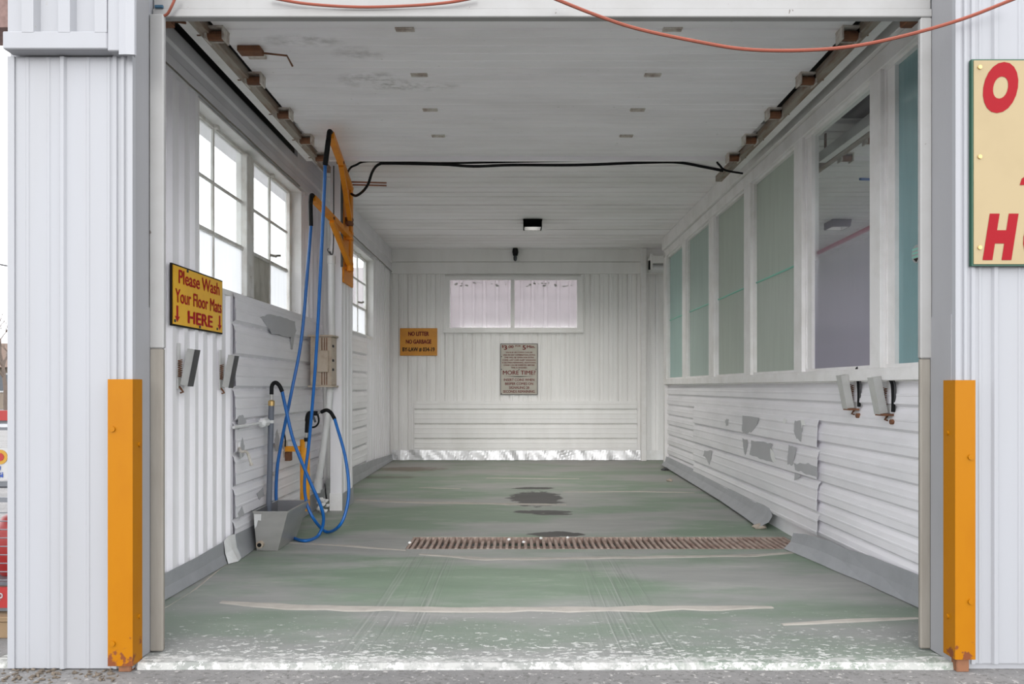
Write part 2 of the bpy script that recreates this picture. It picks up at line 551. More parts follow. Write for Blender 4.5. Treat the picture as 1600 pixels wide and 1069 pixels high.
# ------------------------------------------------------------------ ribbed sheets
RIB = (.155, [(0, 0), (.065, 0), (.078, .028), (.128, .028), (.141, 0)])
RIBB = (.153, [(0, .018), (.030, .018), (.036, .026), (.056, .026), (.062, .018), (.125, .018), (.127, -.010), (.147, -.010), (.149, .018)])
PAN = (.24, [(0, .036), (.065, .033), (.070, .0355), (.082, .0355), (.087, .032), (.145, .029), (.150, .0315), (.162, .0315), (.167, .027),
             (.200, .019), (.218, 0)])
LAP = (.15, [(0, .030), (.045, .028), (.049, .030), (.059, .030), (.063, .026), (.095, .020), (.128, 0)])
RIBN = (.24, [(0, 0), (.15, 0), (.17, .05), (.21, .05), (.23, 0)])
FAC = (.262, [(0, 0), (.075, 0), (.079, .003), (.089, .003), (.093, 0), (.165, 0), (.169, .003), (.179, .003), (.183, 0),
              (.222, 0), (.230, .011), (.246, .011), (.254, 0)])


def ribbed(name, parent, m, o, u, v, n, U, V, prof, t=.012, off=0.0, label=None, thin=False):
    """sheet with a rib profile along u, swept V along v, front towards n, base plane through o"""
    pitch, pts = prof
    out = []
    a = -off
    while a < U:
        for (x, h) in pts:
            q = a + x
            if q < 0 or q > U: continue
            out.append((q, h))
        a += pitch
    out = [(0, out[0][1])] + [p for p in out if 1e-4 < p[0] < U - 1e-4] + [(U, out[-1][1])]
    if thin:        # a loose sheet: the back follows the ribs
        poly = out + [(a, h - .003) for a, h in reversed(out)]
    else:
        poly = out + [(U, -t), (0, -t)]
    mb = MB().prism(poly, o, u, n, Vector(v) * V)
    return mb.build(name, m, parent, label=label)


def text_mesh(s, bold=0.0):
    cu = bpy.data.curves.new('lettering', 'FONT')
    cu.body = s
    cu.offset = bold
    cu.resolution_u = 5
    ob = bpy.data.objects.new('lettering', cu)
    COL.objects.link(ob)
    dg = bpy.context.evaluated_depsgraph_get()
    me = bpy.data.meshes.new_from_object(ob.evaluated_get(dg))
    bpy.data.objects.remove(ob)
    bpy.data.curves.remove(cu)
    return me


def text_on(s, c, u, v, n, w, h, m, parent, bold=.02, shear=0.0, name='lettering'):
    """flat printed line of text centred at c, w wide and h high on axes u, v"""
    big = bold > .06
    me = text_mesh(s, bold if big else 0.0)
    me.name = name
    if not big and bold > 0:        # embolden by overlaying shifted copies, each a hair further out
        vs = [p.co.copy() for p in me.vertices]
        fs = [tuple(p.vertices) for p in me.polygons]
        V = []; Fc = []
        for i, (dx, dy) in enumerate(((0, 0), (-1, 0), (1, 0), (0, -.6), (0, .6))):
            k = len(V)
            V += [(p.x + dx * bold, p.y + dy * bold, .0004 * i) for p in vs]
            Fc += [tuple(q + k for q in f) for f in fs]
        me = bpy.data.meshes.new(name)
        me.from_pydata(V, [], Fc)
    xs = [p.co.x + shear * p.co.y for p in me.vertices]
    ys = [p.co.y for p in me.vertices]
    x0, x1, y0, y1 = min(xs), max(xs), min(ys), max(ys)
    c = Vector(c); u = Vector(u); v = Vector(v); n = Vector(n)
    w0 = org(parent)
    for p in me.vertices:
        a = (p.co.x + shear * p.co.y - (x0 + x1) / 2) / (x1 - x0) * w
        b = (p.co.y - (y0 + y1) / 2) / (y1 - y0) * h
        p.co = c + u * a + v * b + n * (.0015 + p.co.z) - w0
    me.materials.clear()
    me.materials.append(m)
    o = bpy.data.objects.new(name, me)
    COL.objects.link(o)
    o.parent = parent
    ORG[o.name] = w0
    return o


X1, Y1, Z1 = Vector((1, 0, 0)), Vector((0, 1, 0)), Vector((0, 0, 1))

# ================================================================== STRUCTURE
# ---- ground in front and around
g = MB()
g.box(-60, 60, -90, 3.245, -.30, -.028)
g.box(-40, -2.3, 3.245, 60, -.30, -.03)
g.box(6.9, 40, 3.245, 60, -.30, -.03)
g.box(-2.3, 6.9, 12.6, 60, -.30, -.03)
struct('pavement', g, M['pave'])

# ---- bay floor (slopes to the drain), with the drain pit left open
DX0, DX1, DY0, DY1 = -.865, 2.235, 5.73, 6.20
fl = MB()


def floor_strip(x0, x1, y0, y1):
    ys = [y0] + [k for k in (4.2, 5.6, 6.3, 7.6) if y0 < k < y1] + [y1]
    for a, b in zip(ys, ys[1:]):
        fl.add([(x0, a, fz(a)), (x1, a, fz(a)), (x1, b, fz(b)), (x0, b, fz(b)),
                (x0, a, -.3), (x1, a, -.3), (x1, b, -.3), (x0, b, -.3)],
               [(0, 1, 2, 3), (4, 7, 6, 5), (0, 4, 5, 1), (1, 5, 6, 2), (2, 6, 7, 3), (3, 7, 4, 0)])


floor_strip(-2.3, 6.7, 3.24, DY0)
floor_strip(-2.3, DX0, DY0, DY1)
floor_strip(DX1, 6.7, DY0, DY1)
floor_strip(-2.3, 6.7, DY1, 12.4)
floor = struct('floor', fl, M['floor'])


def mortar_strip(pts, hw, name='mortar_strip', seed=0):
    """a proud irregular repair band across the slab, centre line in photo pixels put onto the floor"""
    P = []
    base = [onfloor(*p) for p in pts]
    for a, b in zip(base, base[1:]):
        k = max(2, int((b - a).length / .10))
        for i in range(k):
            P.append(a.lerp(b, i / k))
    P.append(base[-1])
    top = []; bot = []
    for i, p in enumerate(P):
        e = min(1, .25 + min(i, len(P) - 1 - i) * .25)
        h1 = hw * e * (.75 + .7 * noise.noise(Vector((p.x * 5, seed, 1))))
        h2 = hw * e * (.75 + .7 * noise.noise(Vector((p.x * 5, seed, 9))))
        top.append((p.x, p.y + max(h1, .006))); bot.append((p.x, p.y - max(h2, .006)))
    mb = MB()
    n = len(P)
    vs = [(x, y, fz(y) + .003) for x, y in top] + [(x, y, fz(y) + .003) for x, y in bot]
    vs += [(x, y + .02, fz(y + .02) - .001) for x, y in top] + [(x, y - .02, fz(y - .02) - .001) for x, y in bot]
    fs = []
    for i in range(n - 1):
        fs += [(i, i + 1, n + i + 1, n + i), (2 * n + i, 2 * n + i + 1, i + 1, i), (n + i, n + i + 1, 3 * n + i + 1, 3 * n + i)]
    fs += [(0, n, 3 * n, 2 * n), (n - 1, 3 * n - 1, 4 * n - 1, 2 * n - 1)]
    mb.add(vs, fs)
    return mb.build(name, M['mortar'], floor)


mortar_strip([(345, 941), (480, 950), (700, 953), (950, 952), (1207, 949)], .055, seed=1)
mortar_strip([(1222, 976), (1330, 970), (1434, 966)], .03, seed=2)
mortar_strip([(655, 866), (760, 874), (842, 873), (1000, 871), (1180, 868), (1260, 862)], .035, seed=3)
mortar_strip([(452, 848), (540, 853), (634, 860)], .022, seed=4)
mortar_strip([(556, 781), (640, 785), (760, 787), (885, 789)], .06, seed=5)
mortar_strip([(880, 769), (1000, 768), (1085, 770)], .03, seed=6)
mortar_strip([(655, 762), (720, 764)], .03, seed=7)
mortar_strip([(760, 747), (860, 748), (905, 748)], .03, seed=8)
mortar_strip([(255, 952), (300, 925), (340, 892), (362, 878)], .06, seed=9)
mortar_strip([(1085, 760), (1140, 790), (1195, 826)], .05, seed=10)

# raised flaking lip of the slab along the pavement
lip = MB()
P = [(x / 20, 0) for x in range(-33, 39)]
vs = []; fs = []
for i, (x, _) in enumerate(P):
    a = 3.222 + .012 * noise.noise(Vector((x * 4, 0, 3)))
    b = 3.30 + .03 * noise.noise(Vector((x * 3, 5, 3)))
    vs += [(x, a, -.03), (x, a + .006, .002), (x, b, .004)]
    if i:
        k = 3 * i
        fs += [(k - 3, k, k + 1, k - 2), (k - 2, k + 1, k + 2, k - 1)]
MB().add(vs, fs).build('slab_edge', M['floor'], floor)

# ---- ceiling: roof boards coloured dark for shade over the raised doors, white boards further in
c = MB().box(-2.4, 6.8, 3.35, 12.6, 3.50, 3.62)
ceiling = struct('ceiling', c, M['shaded_wood'])
y = 6.35
pk = 0
CP = .2045
plank_mesh = None
while y < YB:
    y1 = min(y + CP, YB)
    prof = [(0, .034), (.020, .030), (.026, 0), (y1 - y - .003, 0), (y1 - y, .034), (y1 - y, .039), (0, .039)]
    if plank_mesh is None or y1 - y < CP - .001:
        o = MB().prism(prof, (-2.10, 0, ZC), Y1, Z1, (8.72, 0, 0)).build('ceiling_plank', M['ceil'], ceiling)
        plank_mesh = o.data
    else:
        o = bpy.data.objects.new('ceiling_plank', plank_mesh)
        COL.objects.link(o); o.parent = ceiling
    o.location = (0, y, .006 * rnd.random())
    y += CP

# ---- left wall: backing, with two window openings
W1 = (4.83, 7.14, 1.90, 3.085)
W2 = (8.45, 10.72, 1.92, 3.03)
wl = MB()
xb0, xb1 = -2.208, -2.115
wl.box(xb0, xb1, 3.3, W1[0], -.3, 3.5)
wl.box(xb0, xb1, W1[1], W2[0], -.3, 3.5)
wl.box(xb0, xb1, W2[1], 12.5, -.3, 3.5)
for w in (W1, W2):
    wl.box(xb0, xb1, w[0], w[1], -.3, w[2])
    wl.box(xb0, xb1, w[0], w[1], w[3], 3.5)
wall_left = struct('wall_left', wl, M['inner'])
LS = .93


def lpanels(y0, y1, z0, z1):
    a = y0
    k = 0
    while a < y1 - .02:
        b = min(a + LS, y1)
        if y1 - b < .1: b = y1
        ribbed('siding_panel', wall_left, M['inner'], (-2.104 + .002 * (k % 2), a, z0), Y1, Z1, X1, b - a, z1 - z0, RIB)
        a = b; k += 1


lpanels(3.62, W1[0], .06, 3.10)
lpanels(W1[0], W1[1], .06, W1[2] - .04)
lpanels(W1[1], W2[0], .06, 3.10)
lpanels(W2[0], W2[1], .06, W2[2] - .04)
lpanels(W2[1], 12.17, .06, 3.10)
# window reveals (side and head boards), sills
for w in (W1, W2):
    MB().box(-2.19, -2.072, w[1] - .012, w[1] + .001, w[2], w[3]).build('reveal_board', M['board'], wall_left)
    MB().box(-2.19, -2.072, w[0] - .001, w[0] + .012, w[2], w[3]).build('reveal_board', M['board'], wall_left)
    MB().box(-2.19, -2.072, w[0] + .012, w[1] - .012, w[3] - .012, w[3] + .001).build('head_board', M['board'], wall_left)
    MB().bbox(-2.19, -2.080, w[0] - .01, w[1] + .01, w[2] - .04, w[2]).build('sill_board', M['board'], wall_left)
# boxed fascia along the top
fp = [(-2.115, 3.10), (-2.050, 3.10), (-2.050, 3.165), (-2.062, 3.18), (-2.062, 3.235), (-2.045, 3.25), (-2.045, 3.335), (-2.055, 3.35),
      (-2.055, 3.46), (-2.115, 3.46)]
MB().prism(fp, (0, 6.95, 0), X1, Z1, (0, 5.22, 0)).build('fascia_board', M['reveal'], wall_left)
MB().prism(fp[:8] + [(-2.115, 3.35)], (0, 3.47, 0), X1, Z1, (0, 3.48, 0)).build('fascia_board', M['reveal'], wall_left)
MB().box(-2.115, -2.085, 3.47, 6.95, 3.352, 3.50).build('shade_strip', M['shaded_wood'], wall_left)  # dark strip standing in for the shade above the fascia
for a, b in ((3.7, 5.3), (5.3, 7.0), (8.6, 10.4), (10.4, 12.15)):
    pts = [(-2.052 + .004 * rnd.random(), a + (b - a) * i / 10, 3.098 - .006 * rnd.random()) for i in range(11)]
    MB().tube(pts, .006, 5).build('caulk_bead', M['beige'], wall_left)


# patch sheets on the left wall, screwed over the ribs
def peeled(parent, o, u, v, n, outline, base, m=None, name='bare_patch'):
    """irregular flake where the paint has come off, 1 mm proud of the sheet; outline in (u, v)"""
    pts = []
    k = len(outline)
    for i in range(k):
        a = Vector(outline[i]).to_3d(); b = Vector(outline[(i + 1) % k]).to_3d()
        for j in range(4):
            p = a.lerp(b, j / 4)
            p += Vector((noise.noise(p * 23), noise.noise(p * 23 + Vector((9, 3, 0))), 0)) * .018
            pts.append((p.x, p.y))
    O = Vector(o) + Vector(n) * base
    return MB().prism(pts, O, u, v, Vector(n) * .0015).build(name, m or M['bare'], parent)


s1 = ribbed('patch_sheet', wall_left, M['sheet'], (-2.079, 5.40, .10), Z1, Y1, X1, 1.79, 2.42, PAN, .004, .09, label='grey-white sheet with wide horizontal ribs', thin=True)
so = (-2.079, 5.40, .10)
peeled(s1, so, Y1, Z1, X1, [(.50, 1.66), (.72, 1.70), (1.10, 1.71), (1.42, 1.70), (1.47, 1.62), (1.40, 1.55), (1.36, 1.44), (1.31, 1.44), (1.30, 1.54), (1.0, 1.55), (.78, 1.545), (.66, 1.60)], .036)
for q in ([(.03, .88), (.14, .90), (.20, .84), (.12, .80), (.03, .80)], [(.05, .62), (.12, .72), (.17, .66), (.14, .58), (.06, .57)],
          [(.42, .27), (.56, .29), (.60, .23), (.46, .21)], [(.85, .66), (.92, .74), (.98, .66), (.95, .55), (.88, .56)],
          [(.03, .18), (.12, .21), (.16, .15), (.05, .13)]):
    peeled(s1, so, Y1, Z1, X1, q, .036)
s2 = ribbed('patch_sheet', wall_left, M['sheet'], (-2.079, 8.3, .06), Z1, Y1, X1, 1.84, 1.85, PAN, .004, .09)
# ---- back wall (runs on behind the next bay)
bw = MB()
BW = (-1.18, 1.06, 2.125, 3.02)       # window opening
bw.box(-2.3, BW[0], YB + .03, 12.55, -.3, 3.5)
bw.box(BW[1], 6.7, YB + .03, 12.55, -.3, 3.5)
bw.box(BW[0], BW[1], YB + .03, 12.55, -.3, BW[2])
bw.box(BW[0], BW[1], YB + .03, 12.55, BW[3], 3.5)
wall_back = struct('wall_back', bw, M['inner_back'])


def bpanels(x0, x1, z0, z1):
    a = x0
    k = 0
    while a < x1 - .02:
        b = min(a + .918, x1)
        if x1 - b < .1: b = x1
        ribbed('siding_panel', wall_back, M['inner_back'], (a, YB + .018 - .002 * (k % 2), z0), X1, Z1, -Y1, b - a, z1 - z0, RIBB)
        a = b; k += 1


bpanels(-2.08, BW[0], .05, 3.06)
bpanels(BW[0], BW[1], .05, BW[2])
bpanels(BW[1], 6.6, .05, 3.06)
MB().bbox(-2.06, 6.6, 12.15, 12.23, 3.255, 3.46).build('fascia_board', M['inner_back'], wall_back)
MB().bbox(-2.06, 6.6, 12.16, 12.23, 3.06, 3.25).build('fascia_board', M['inner_back'], wall_back)
ribbed('patch_sheet', wall_back, M['inner_back'], (-1.683, 12.196, .16), Z1, X1, -Y1, .81, 3.65, PAN, .003, .03, label='low white sheet with horizontal ribs')
MB().bbox(2.02, 2.105, 12.08, 12.20, 0.0, 3.46).build('corner_post', M['board'], wall_back)

# ---- right wall: low ribbed wall, sill, posts, head beam (the windows sit between the posts)
wr = MB().box(2.30, 2.36, 3.45, YPOST, -.3, 1.235)
wr.box(2.30, 2.36, 3.45, YPOST, 3.19, 3.5)
wall_right = struct('wall_right', wr, M['inner'])
ribbed('siding_panel', wall_right, M['sheet'], (2.304, 3.50, .085), Z1, Y1, -X1, 1.15, 3.40, LAP, .004, .035)
ribbed('siding_panel', wall_right, M['sheet'], (2.305, 6.90, .085), Z1, Y1, -X1, 1.15, YPOST - 6.90, LAP, .004, .035)
s3 = ribbed('patch_sheet', wall_right, M['sheet'], (2.284, 5.58, .085), Z1, Y1, -X1, .895, 3.92, PAN, .004, .055, label='patch sheet with peeling white paint', thin=True)
ro = (2.284, 5.58, .085)


def pr(px, py):
    p = atx(px, py, 2.265)
    return (p.y - ro[1], p.z - ro[2])


for q in ([(1163, 650), (1189, 652), (1186, 664), (1178, 674), (1170, 678), (1162, 674)],
          [(1136, 656), (1141, 655), (1140, 664), (1137, 666)],
          [(1245, 657), (1256, 657), (1257, 672), (1255, 690), (1248, 685), (1244, 674)],
          [(1163, 685), (1171, 688), (1170, 699), (1167, 711), (1164, 700)],
          [(1177, 688), (1196, 690), (1210, 694), (1206, 706), (1212, 723), (1190, 717), (1174, 710), (1176, 698)],
          [(1236, 697), (1247, 699), (1246, 712), (1241, 727), (1234, 726), (1234, 710)],
          [(1244, 725), (1262, 724), (1280, 730), (1281, 745), (1264, 741), (1246, 733)],
          [(1103, 704), (1115, 705), (1113, 718), (1110, 726), (1107, 718), (1101, 712)],
          [(1245, 741), (1255, 743), (1250, 748), (1245, 750)]):
    peeled(s3, ro, Y1, Z1, -X1, [pr(*p) for p in q], .036)
for q in ([(1255, 656), (1261, 656), (1262, 664), (1256, 668)], [(1207, 700), (1213, 708), (1216, 722), (1211, 722), (1207, 712)],
          [(1228, 654), (1234, 656), (1231, 661), (1227, 662)]):
    peeled(s3, ro, Y1, Z1, -X1, [pr(*p) for p in q], .0375, M['curl'], 'curled_paint')
MB().bbox(2.225, 2.36, 3.50, YPOST, 1.24, 1.318).build('sill_board', M['board'], wall_right)
MB().bbox(2.235, 2.36, 3.50, YPOST, 3.16, 3.27).build('head_board', M['board'], wall_right)
MB().bbox(2.205, 2.36, 3.50, YPOST, 3.275, 3.46).build('beam', M['board'], wall_right)
MB().bbox(2.235, 2.36, YPOST - .05, YPOST + .04, 0, 3.46).build('end_post', M['board'], wall_right)
PANES = [(10.06, 11.14), (8.67, 9.86), (7.32, 8.46), (6.00, 7.12), (4.71, 5.83), (3.53, 4.57)]
for (a, b), (c_, d) in zip(PANES[1:], PANES):
    MB().bbox(2.235, 2.345, b, c_, 1.318, 3.16).build('post', M['board'], wall_right)
MB().bbox(2.235, 2.345, 11.14, 11.26, 1.318, 3.16).build('post', M['board'], wall_right)
PM = ['pane_teal_light', 'pane_grey_teal', 'pane_green', 'pane_green', 'pane_purple', 'pane_teal']
for i, (a, b) in enumerate(PANES):
    wn = struct('window_%d' % (i + 4), MB(), M['board']) if False else None
    fr = MB()
    e = .022
    fr.box(2.262, 2.33, a, a + e, 1.318, 3.16); fr.box(2.262, 2.33, b - e, b, 1.318, 3.16)
    fr.box(2.262, 2.33, a + e, b - e, 1.318, 1.318 + e); fr.box(2.262, 2.33, a + e, b - e, 3.16 - e, 3.16)
    wn = struct('window_%d' % (i + 4), fr, M['board'])
    MB().box(2.294, 2.300, a + e, b - e, 1.318 + e, 3.16 - e).build('pane', M[PM[i]], wn)
    if i in (4, 5):      # inner stile of the two front sashes
        MB().box(2.270, 2.325, b - .11, b - e, 1.34, 3.138).build('stile', M['board'], wn)
# sticker on the front pane
st = thing('sticker', 'round teal and white sticker on the front teal pane', 'sticker', (2.293, 4.26, 1.93))
MB().tube([(2.2935, 4.26, 1.965), (2.291, 4.26, 1.965)], .052, 20).build('disc', M['white_print'], st)
for dz in (.028, .006, -.016):
    MB().box(2.2895, 2.2908, 4.26 - .042, 4.26 + .042, 1.965 + dz - .006, 1.965 + dz + .006).build('stripe', M['tealline'], st)
MB().prism([(-.03, 0), (.03, 0), (0, -.022)], (2.2908, 4.26, 1.94), Y1, Z1, (-.0013, 0, 0)).build('arrow', M['sign_black'], st)

# coloured line strung along the next bay's side of the glass
tag(MB().tube([(2.325, 4.58, 2.255), (2.325, 5.2, 2.245), (2.325, 5.84, 2.235)], .016, 8).build('line', M['pinkline'], smooth=True),
    'pink-red line strung behind the purple hazed pane', 'line')
tag(MB().tube([(2.2895, 5.98, 2.20), (2.2895, 8.5, 2.195), (2.2895, 11.12, 2.20)], .0085, 8).build('line', M['tealline'], smooth=True),
    'pale teal line strung across the four green frosted panes', 'line')

# ---- next bay's far wall
wfr = MB().box(6.6, 6.75, 3.3, 12.5, -.3, 3.5)
wall_far = struct('wall_far_right', wfr, M['inner2'])

# ---- front wall: two piers, header
wf = MB()
wf.box(-2.21, -1.674, 3.238, 3.46, -.03, 3.5)
wf.box(1.906, 3.0, 3.238, 3.46, -.03, 3.5)
wf.box(-1.674, 6.3, 3.42, 3.45, 2.90, 3.5)
wf.box(6.3, 6.75, 3.238, 3.46, -.03, 3.5)
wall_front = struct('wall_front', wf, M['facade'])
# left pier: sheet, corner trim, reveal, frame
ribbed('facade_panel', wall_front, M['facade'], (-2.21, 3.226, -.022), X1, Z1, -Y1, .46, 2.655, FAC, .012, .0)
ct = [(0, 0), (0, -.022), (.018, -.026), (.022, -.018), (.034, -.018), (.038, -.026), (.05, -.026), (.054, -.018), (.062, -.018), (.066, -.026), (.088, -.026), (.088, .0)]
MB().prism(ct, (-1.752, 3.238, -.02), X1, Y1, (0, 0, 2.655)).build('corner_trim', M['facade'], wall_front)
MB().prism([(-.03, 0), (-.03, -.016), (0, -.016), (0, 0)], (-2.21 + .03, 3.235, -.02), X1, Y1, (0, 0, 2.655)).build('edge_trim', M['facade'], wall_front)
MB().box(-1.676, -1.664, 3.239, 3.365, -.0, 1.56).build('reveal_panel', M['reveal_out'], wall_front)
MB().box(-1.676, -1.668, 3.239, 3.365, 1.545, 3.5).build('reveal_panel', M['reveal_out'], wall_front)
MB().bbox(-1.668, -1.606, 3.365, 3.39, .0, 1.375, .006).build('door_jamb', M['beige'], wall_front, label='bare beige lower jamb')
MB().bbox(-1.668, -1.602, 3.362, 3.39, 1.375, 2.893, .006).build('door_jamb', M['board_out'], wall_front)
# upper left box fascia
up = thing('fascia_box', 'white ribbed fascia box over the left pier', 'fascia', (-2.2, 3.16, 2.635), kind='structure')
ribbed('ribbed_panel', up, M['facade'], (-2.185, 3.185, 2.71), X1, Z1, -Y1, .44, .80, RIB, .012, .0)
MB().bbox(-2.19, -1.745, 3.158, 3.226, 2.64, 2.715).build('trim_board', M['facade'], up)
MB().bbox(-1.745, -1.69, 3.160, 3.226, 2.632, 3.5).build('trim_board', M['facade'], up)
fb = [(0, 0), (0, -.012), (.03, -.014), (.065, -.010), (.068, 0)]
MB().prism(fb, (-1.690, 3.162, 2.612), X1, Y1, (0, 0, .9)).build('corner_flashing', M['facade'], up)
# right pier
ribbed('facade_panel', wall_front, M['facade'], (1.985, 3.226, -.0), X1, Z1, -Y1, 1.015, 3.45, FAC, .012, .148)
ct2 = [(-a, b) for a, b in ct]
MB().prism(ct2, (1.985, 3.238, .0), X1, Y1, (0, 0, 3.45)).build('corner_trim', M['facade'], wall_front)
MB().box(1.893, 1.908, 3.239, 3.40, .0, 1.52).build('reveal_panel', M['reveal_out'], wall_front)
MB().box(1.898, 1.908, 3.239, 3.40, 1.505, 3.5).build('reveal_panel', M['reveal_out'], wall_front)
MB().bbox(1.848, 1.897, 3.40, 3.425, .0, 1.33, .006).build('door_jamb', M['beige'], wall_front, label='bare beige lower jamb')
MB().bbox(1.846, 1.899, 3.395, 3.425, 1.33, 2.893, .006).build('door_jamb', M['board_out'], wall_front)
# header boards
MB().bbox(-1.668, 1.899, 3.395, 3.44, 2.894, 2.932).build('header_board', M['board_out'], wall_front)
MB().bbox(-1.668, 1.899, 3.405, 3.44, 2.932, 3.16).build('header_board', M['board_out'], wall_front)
MB().box(-2.75, -2.215, 3.30, 3.48, 2.80, 3.46).build('roof_edge', M['brick'], wall_front)
# roof eave outside the left windows
MB().box(-2.75, -2.3, 3.5, 12.6, 3.39, 3.46).build('eave', M['inner'], ceiling)

# ---- base flashings
bl = MB()
ys = [3.6, 4.4, 5.0, 5.36, 5.40, 6.3, 7.0, 7.8]


def flash(parent, name, pts, m, gap=.004, t=.004):
    """folded sheet strip: list of (x, y, ztop, xbottom)"""
    vs = []; fs = []
    for i, (x, y, zt, xbt) in enumerate(pts):
        b = fz(y) + gap
        vs += [(x, y, zt), (x + (xbt - x) * .3, y, b + (zt - b) * .45), (xbt, y, b), (x + .004, y, zt - .002), (xbt + .006, y, b)]
        if i:
            k = 5 * i; j = k - 5
            fs += [(j, k, k + 1, j + 1), (j + 1, k + 1, k + 2, j + 2)]
    mb = MB().add(vs, fs)
    o = mb.build(name, m, parent)
    md = o.modifiers.new('thickness', 'SOLIDIFY')
    md.thickness = t
    md.offset = 0
    return o


baseboard_left = thing('baseboard_left', None, None, (-2.06, 3.6, 0), kind='structure')
flash(baseboard_left, 'flashing', [(-2.072, 3.6, .11, -2.05), (-2.07, 4.35, .105, -2.045), (-2.07, 4.8, .10, -2.04), (-2.07, 5.22, .11, -2.04)], M['galv'])
flash(baseboard_left, 'flashing', [(-2.06, 5.22, .12, -2.03), (-2.055, 5.3, .14, -1.99), (-2.055, 5.42, .13, -2.01)], M['pvc'])
flash(baseboard_left, 'flashing', [(-2.048, 5.40, .13, -2.0), (-2.05, 5.7, .125, -2.02), (-2.05, 6.6, .125, -2.02), (-2.05, 7.9, .125, -2.03)], M['galv'])
flash(baseboard_left, 'flashing', [(-2.05, 7.95, .20, -2.03), (-2.05, 9.3, .19, -2.03), (-2.05, 10.4, .17, -2.03), (-2.05, 12.17, .10, -2.03)], M['galv'])

baseboard_right = thing('baseboard_right', None, None, (2.25, 3.6, 0), kind='structure')
flash(baseboard_right, 'flashing', [(2.262, 11.3, .15, 2.20), (2.262, 9.5, .15, 2.18), (2.262, 8.0, .14, 2.16), (2.26, 7.0, .13, 2.13), (2.25, 6.62, .12, 2.11), (2.235, 6.50, .07, 2.12)], M['galv'], .022)
flash(baseboard_right, 'flashing', [(2.13, 5.72, .075, 2.055), (2.16, 5.55, .10, 2.085), (2.20, 5.2, .12, 2.13), (2.215, 5.0, .11, 2.15), (2.24, 4.7, .13, 2.20), (2.25, 4.55, .13, 2.21), (2.262, 4.25, .14, 2.24), (2.265, 3.6, .15, 2.25)], M['galv'])
# crinkled foil along the back wall
baseboard_back = thing('baseboard_back', None, None, (0, 12.15, 0), kind='structure')


def foil(x0, x1, m, amp, zt):
    vs = []; fs = []
    n = int((x1 - x0) / .035)
    for i in range(n + 1):
        x = x0 + (x1 - x0) * i / n
        for j in range(5):
            z = .005 + zt * j / 4
            d = amp * (noise.noise(Vector((x * 4, z * 3 + x * 2, 2))) + .35 * noise.noise(Vector((x * 11 + z * 7, z * 5, 7))))
            vs.append((x, 12.145 + .02 * j / 4 - d, z + (.012 * noise.noise(Vector((x * 9, 4, 4))) if j == 4 else 0)))
            if i and j:
                k = i * 5 + j
                fs.append((k - 6, k - 1, k, k - 5))
    MB().add(vs, fs).build('foil_strip', m, baseboard_back)


foil(-2.05, 2.02, M['foil'], .035, .165)
foil(2.1, 2.6, M['pvc'], .01, .16)


# ---- left windows
def steel_window(idx, w, cols, latch):
    xg = -2.185
    y0, y1, z0, z1 = w
    fr = MB()
    fr.box(xg - .02, xg + .02, y0, y0 + .035, z0, z1); fr.box(xg - .02, xg + .02, y1 - .075, y1, z0, z1)
    fr.box(xg - .02, xg + .02, y0 + .035, y1 - .075, z0, z0 + .025); fr.box(xg - .02, xg + .02, y0 + .035, y1 - .075, z1 - .035, z1)
    o = struct('window_%d' % idx, fr, M['frame'])
    rows = [(z0 + .025, 2.285), (2.315, 2.655), (2.675, z1 - .035)]
    for k, (a, b) in enumerate(cols):
        for r, (c0, c1) in enumerate(rows):
            m = M['pane_frost'] if r == 0 else M['pane_clear']
            if idx == 1 and k == 2 and r == 0: m = M['beigemetal2']
            MB().box(xg - .003, xg + .003, a, b, c0, c1).build('pane', m, o, label='stained boarded-over pane' if m == M['beigemetal2'] else None)
        if k + 1 < len(cols):
            g = cols[k + 1][0] - b
            dpt = .045 if g > .06 else .012
            MB().bbox(xg - dpt, xg + dpt, b, cols[k + 1][0], z0 + .02, z1 - .03, .004).build('mullion' if g > .06 else 'muntin', M['frame'], o)
        MB().bbox(xg - .016, xg + .018, a, b, 2.285, 2.315, .004).build('transom', M['frame'], o)
        MB().bbox(xg - .010, xg + .012, a, b, 2.655, 2.675, .003).build('muntin', M['frame'], o)
    for (yy, zz) in latch:
        h = MB().beam((xg + .015, yy, zz), (xg + .07, yy + .02, zz - .01), .018, .022)
        h.beam((xg + .07, yy - .03, zz - .012), (xg + .07, yy + .10, zz + .012), .018, .02)
        h.build('latch', M['beige'], o)
    for a, b in cols[::2]:
        MB().tube([(xg + .02, b, z1 - .02), (xg + .05, b, z1 - .02)], .022, 10).build('pivot', M['frame'], o)
    return o


M['beigemetal2'] = paint('stained_board', (.50, .48, .42), (.22, .20, .14), .8, 9, (1, 1, .5), .6)
steel_window(1, W1, [(4.87, 5.315), (5.335, 5.885), (6.04, 6.53), (6.55, 7.03)], [(6.52, 2.36)])
steel_window(2, W2, [(8.49, 8.98), (9.0, 9.49), (9.64, 10.13), (10.15, 10.64)], [(10.12, 2.36)])

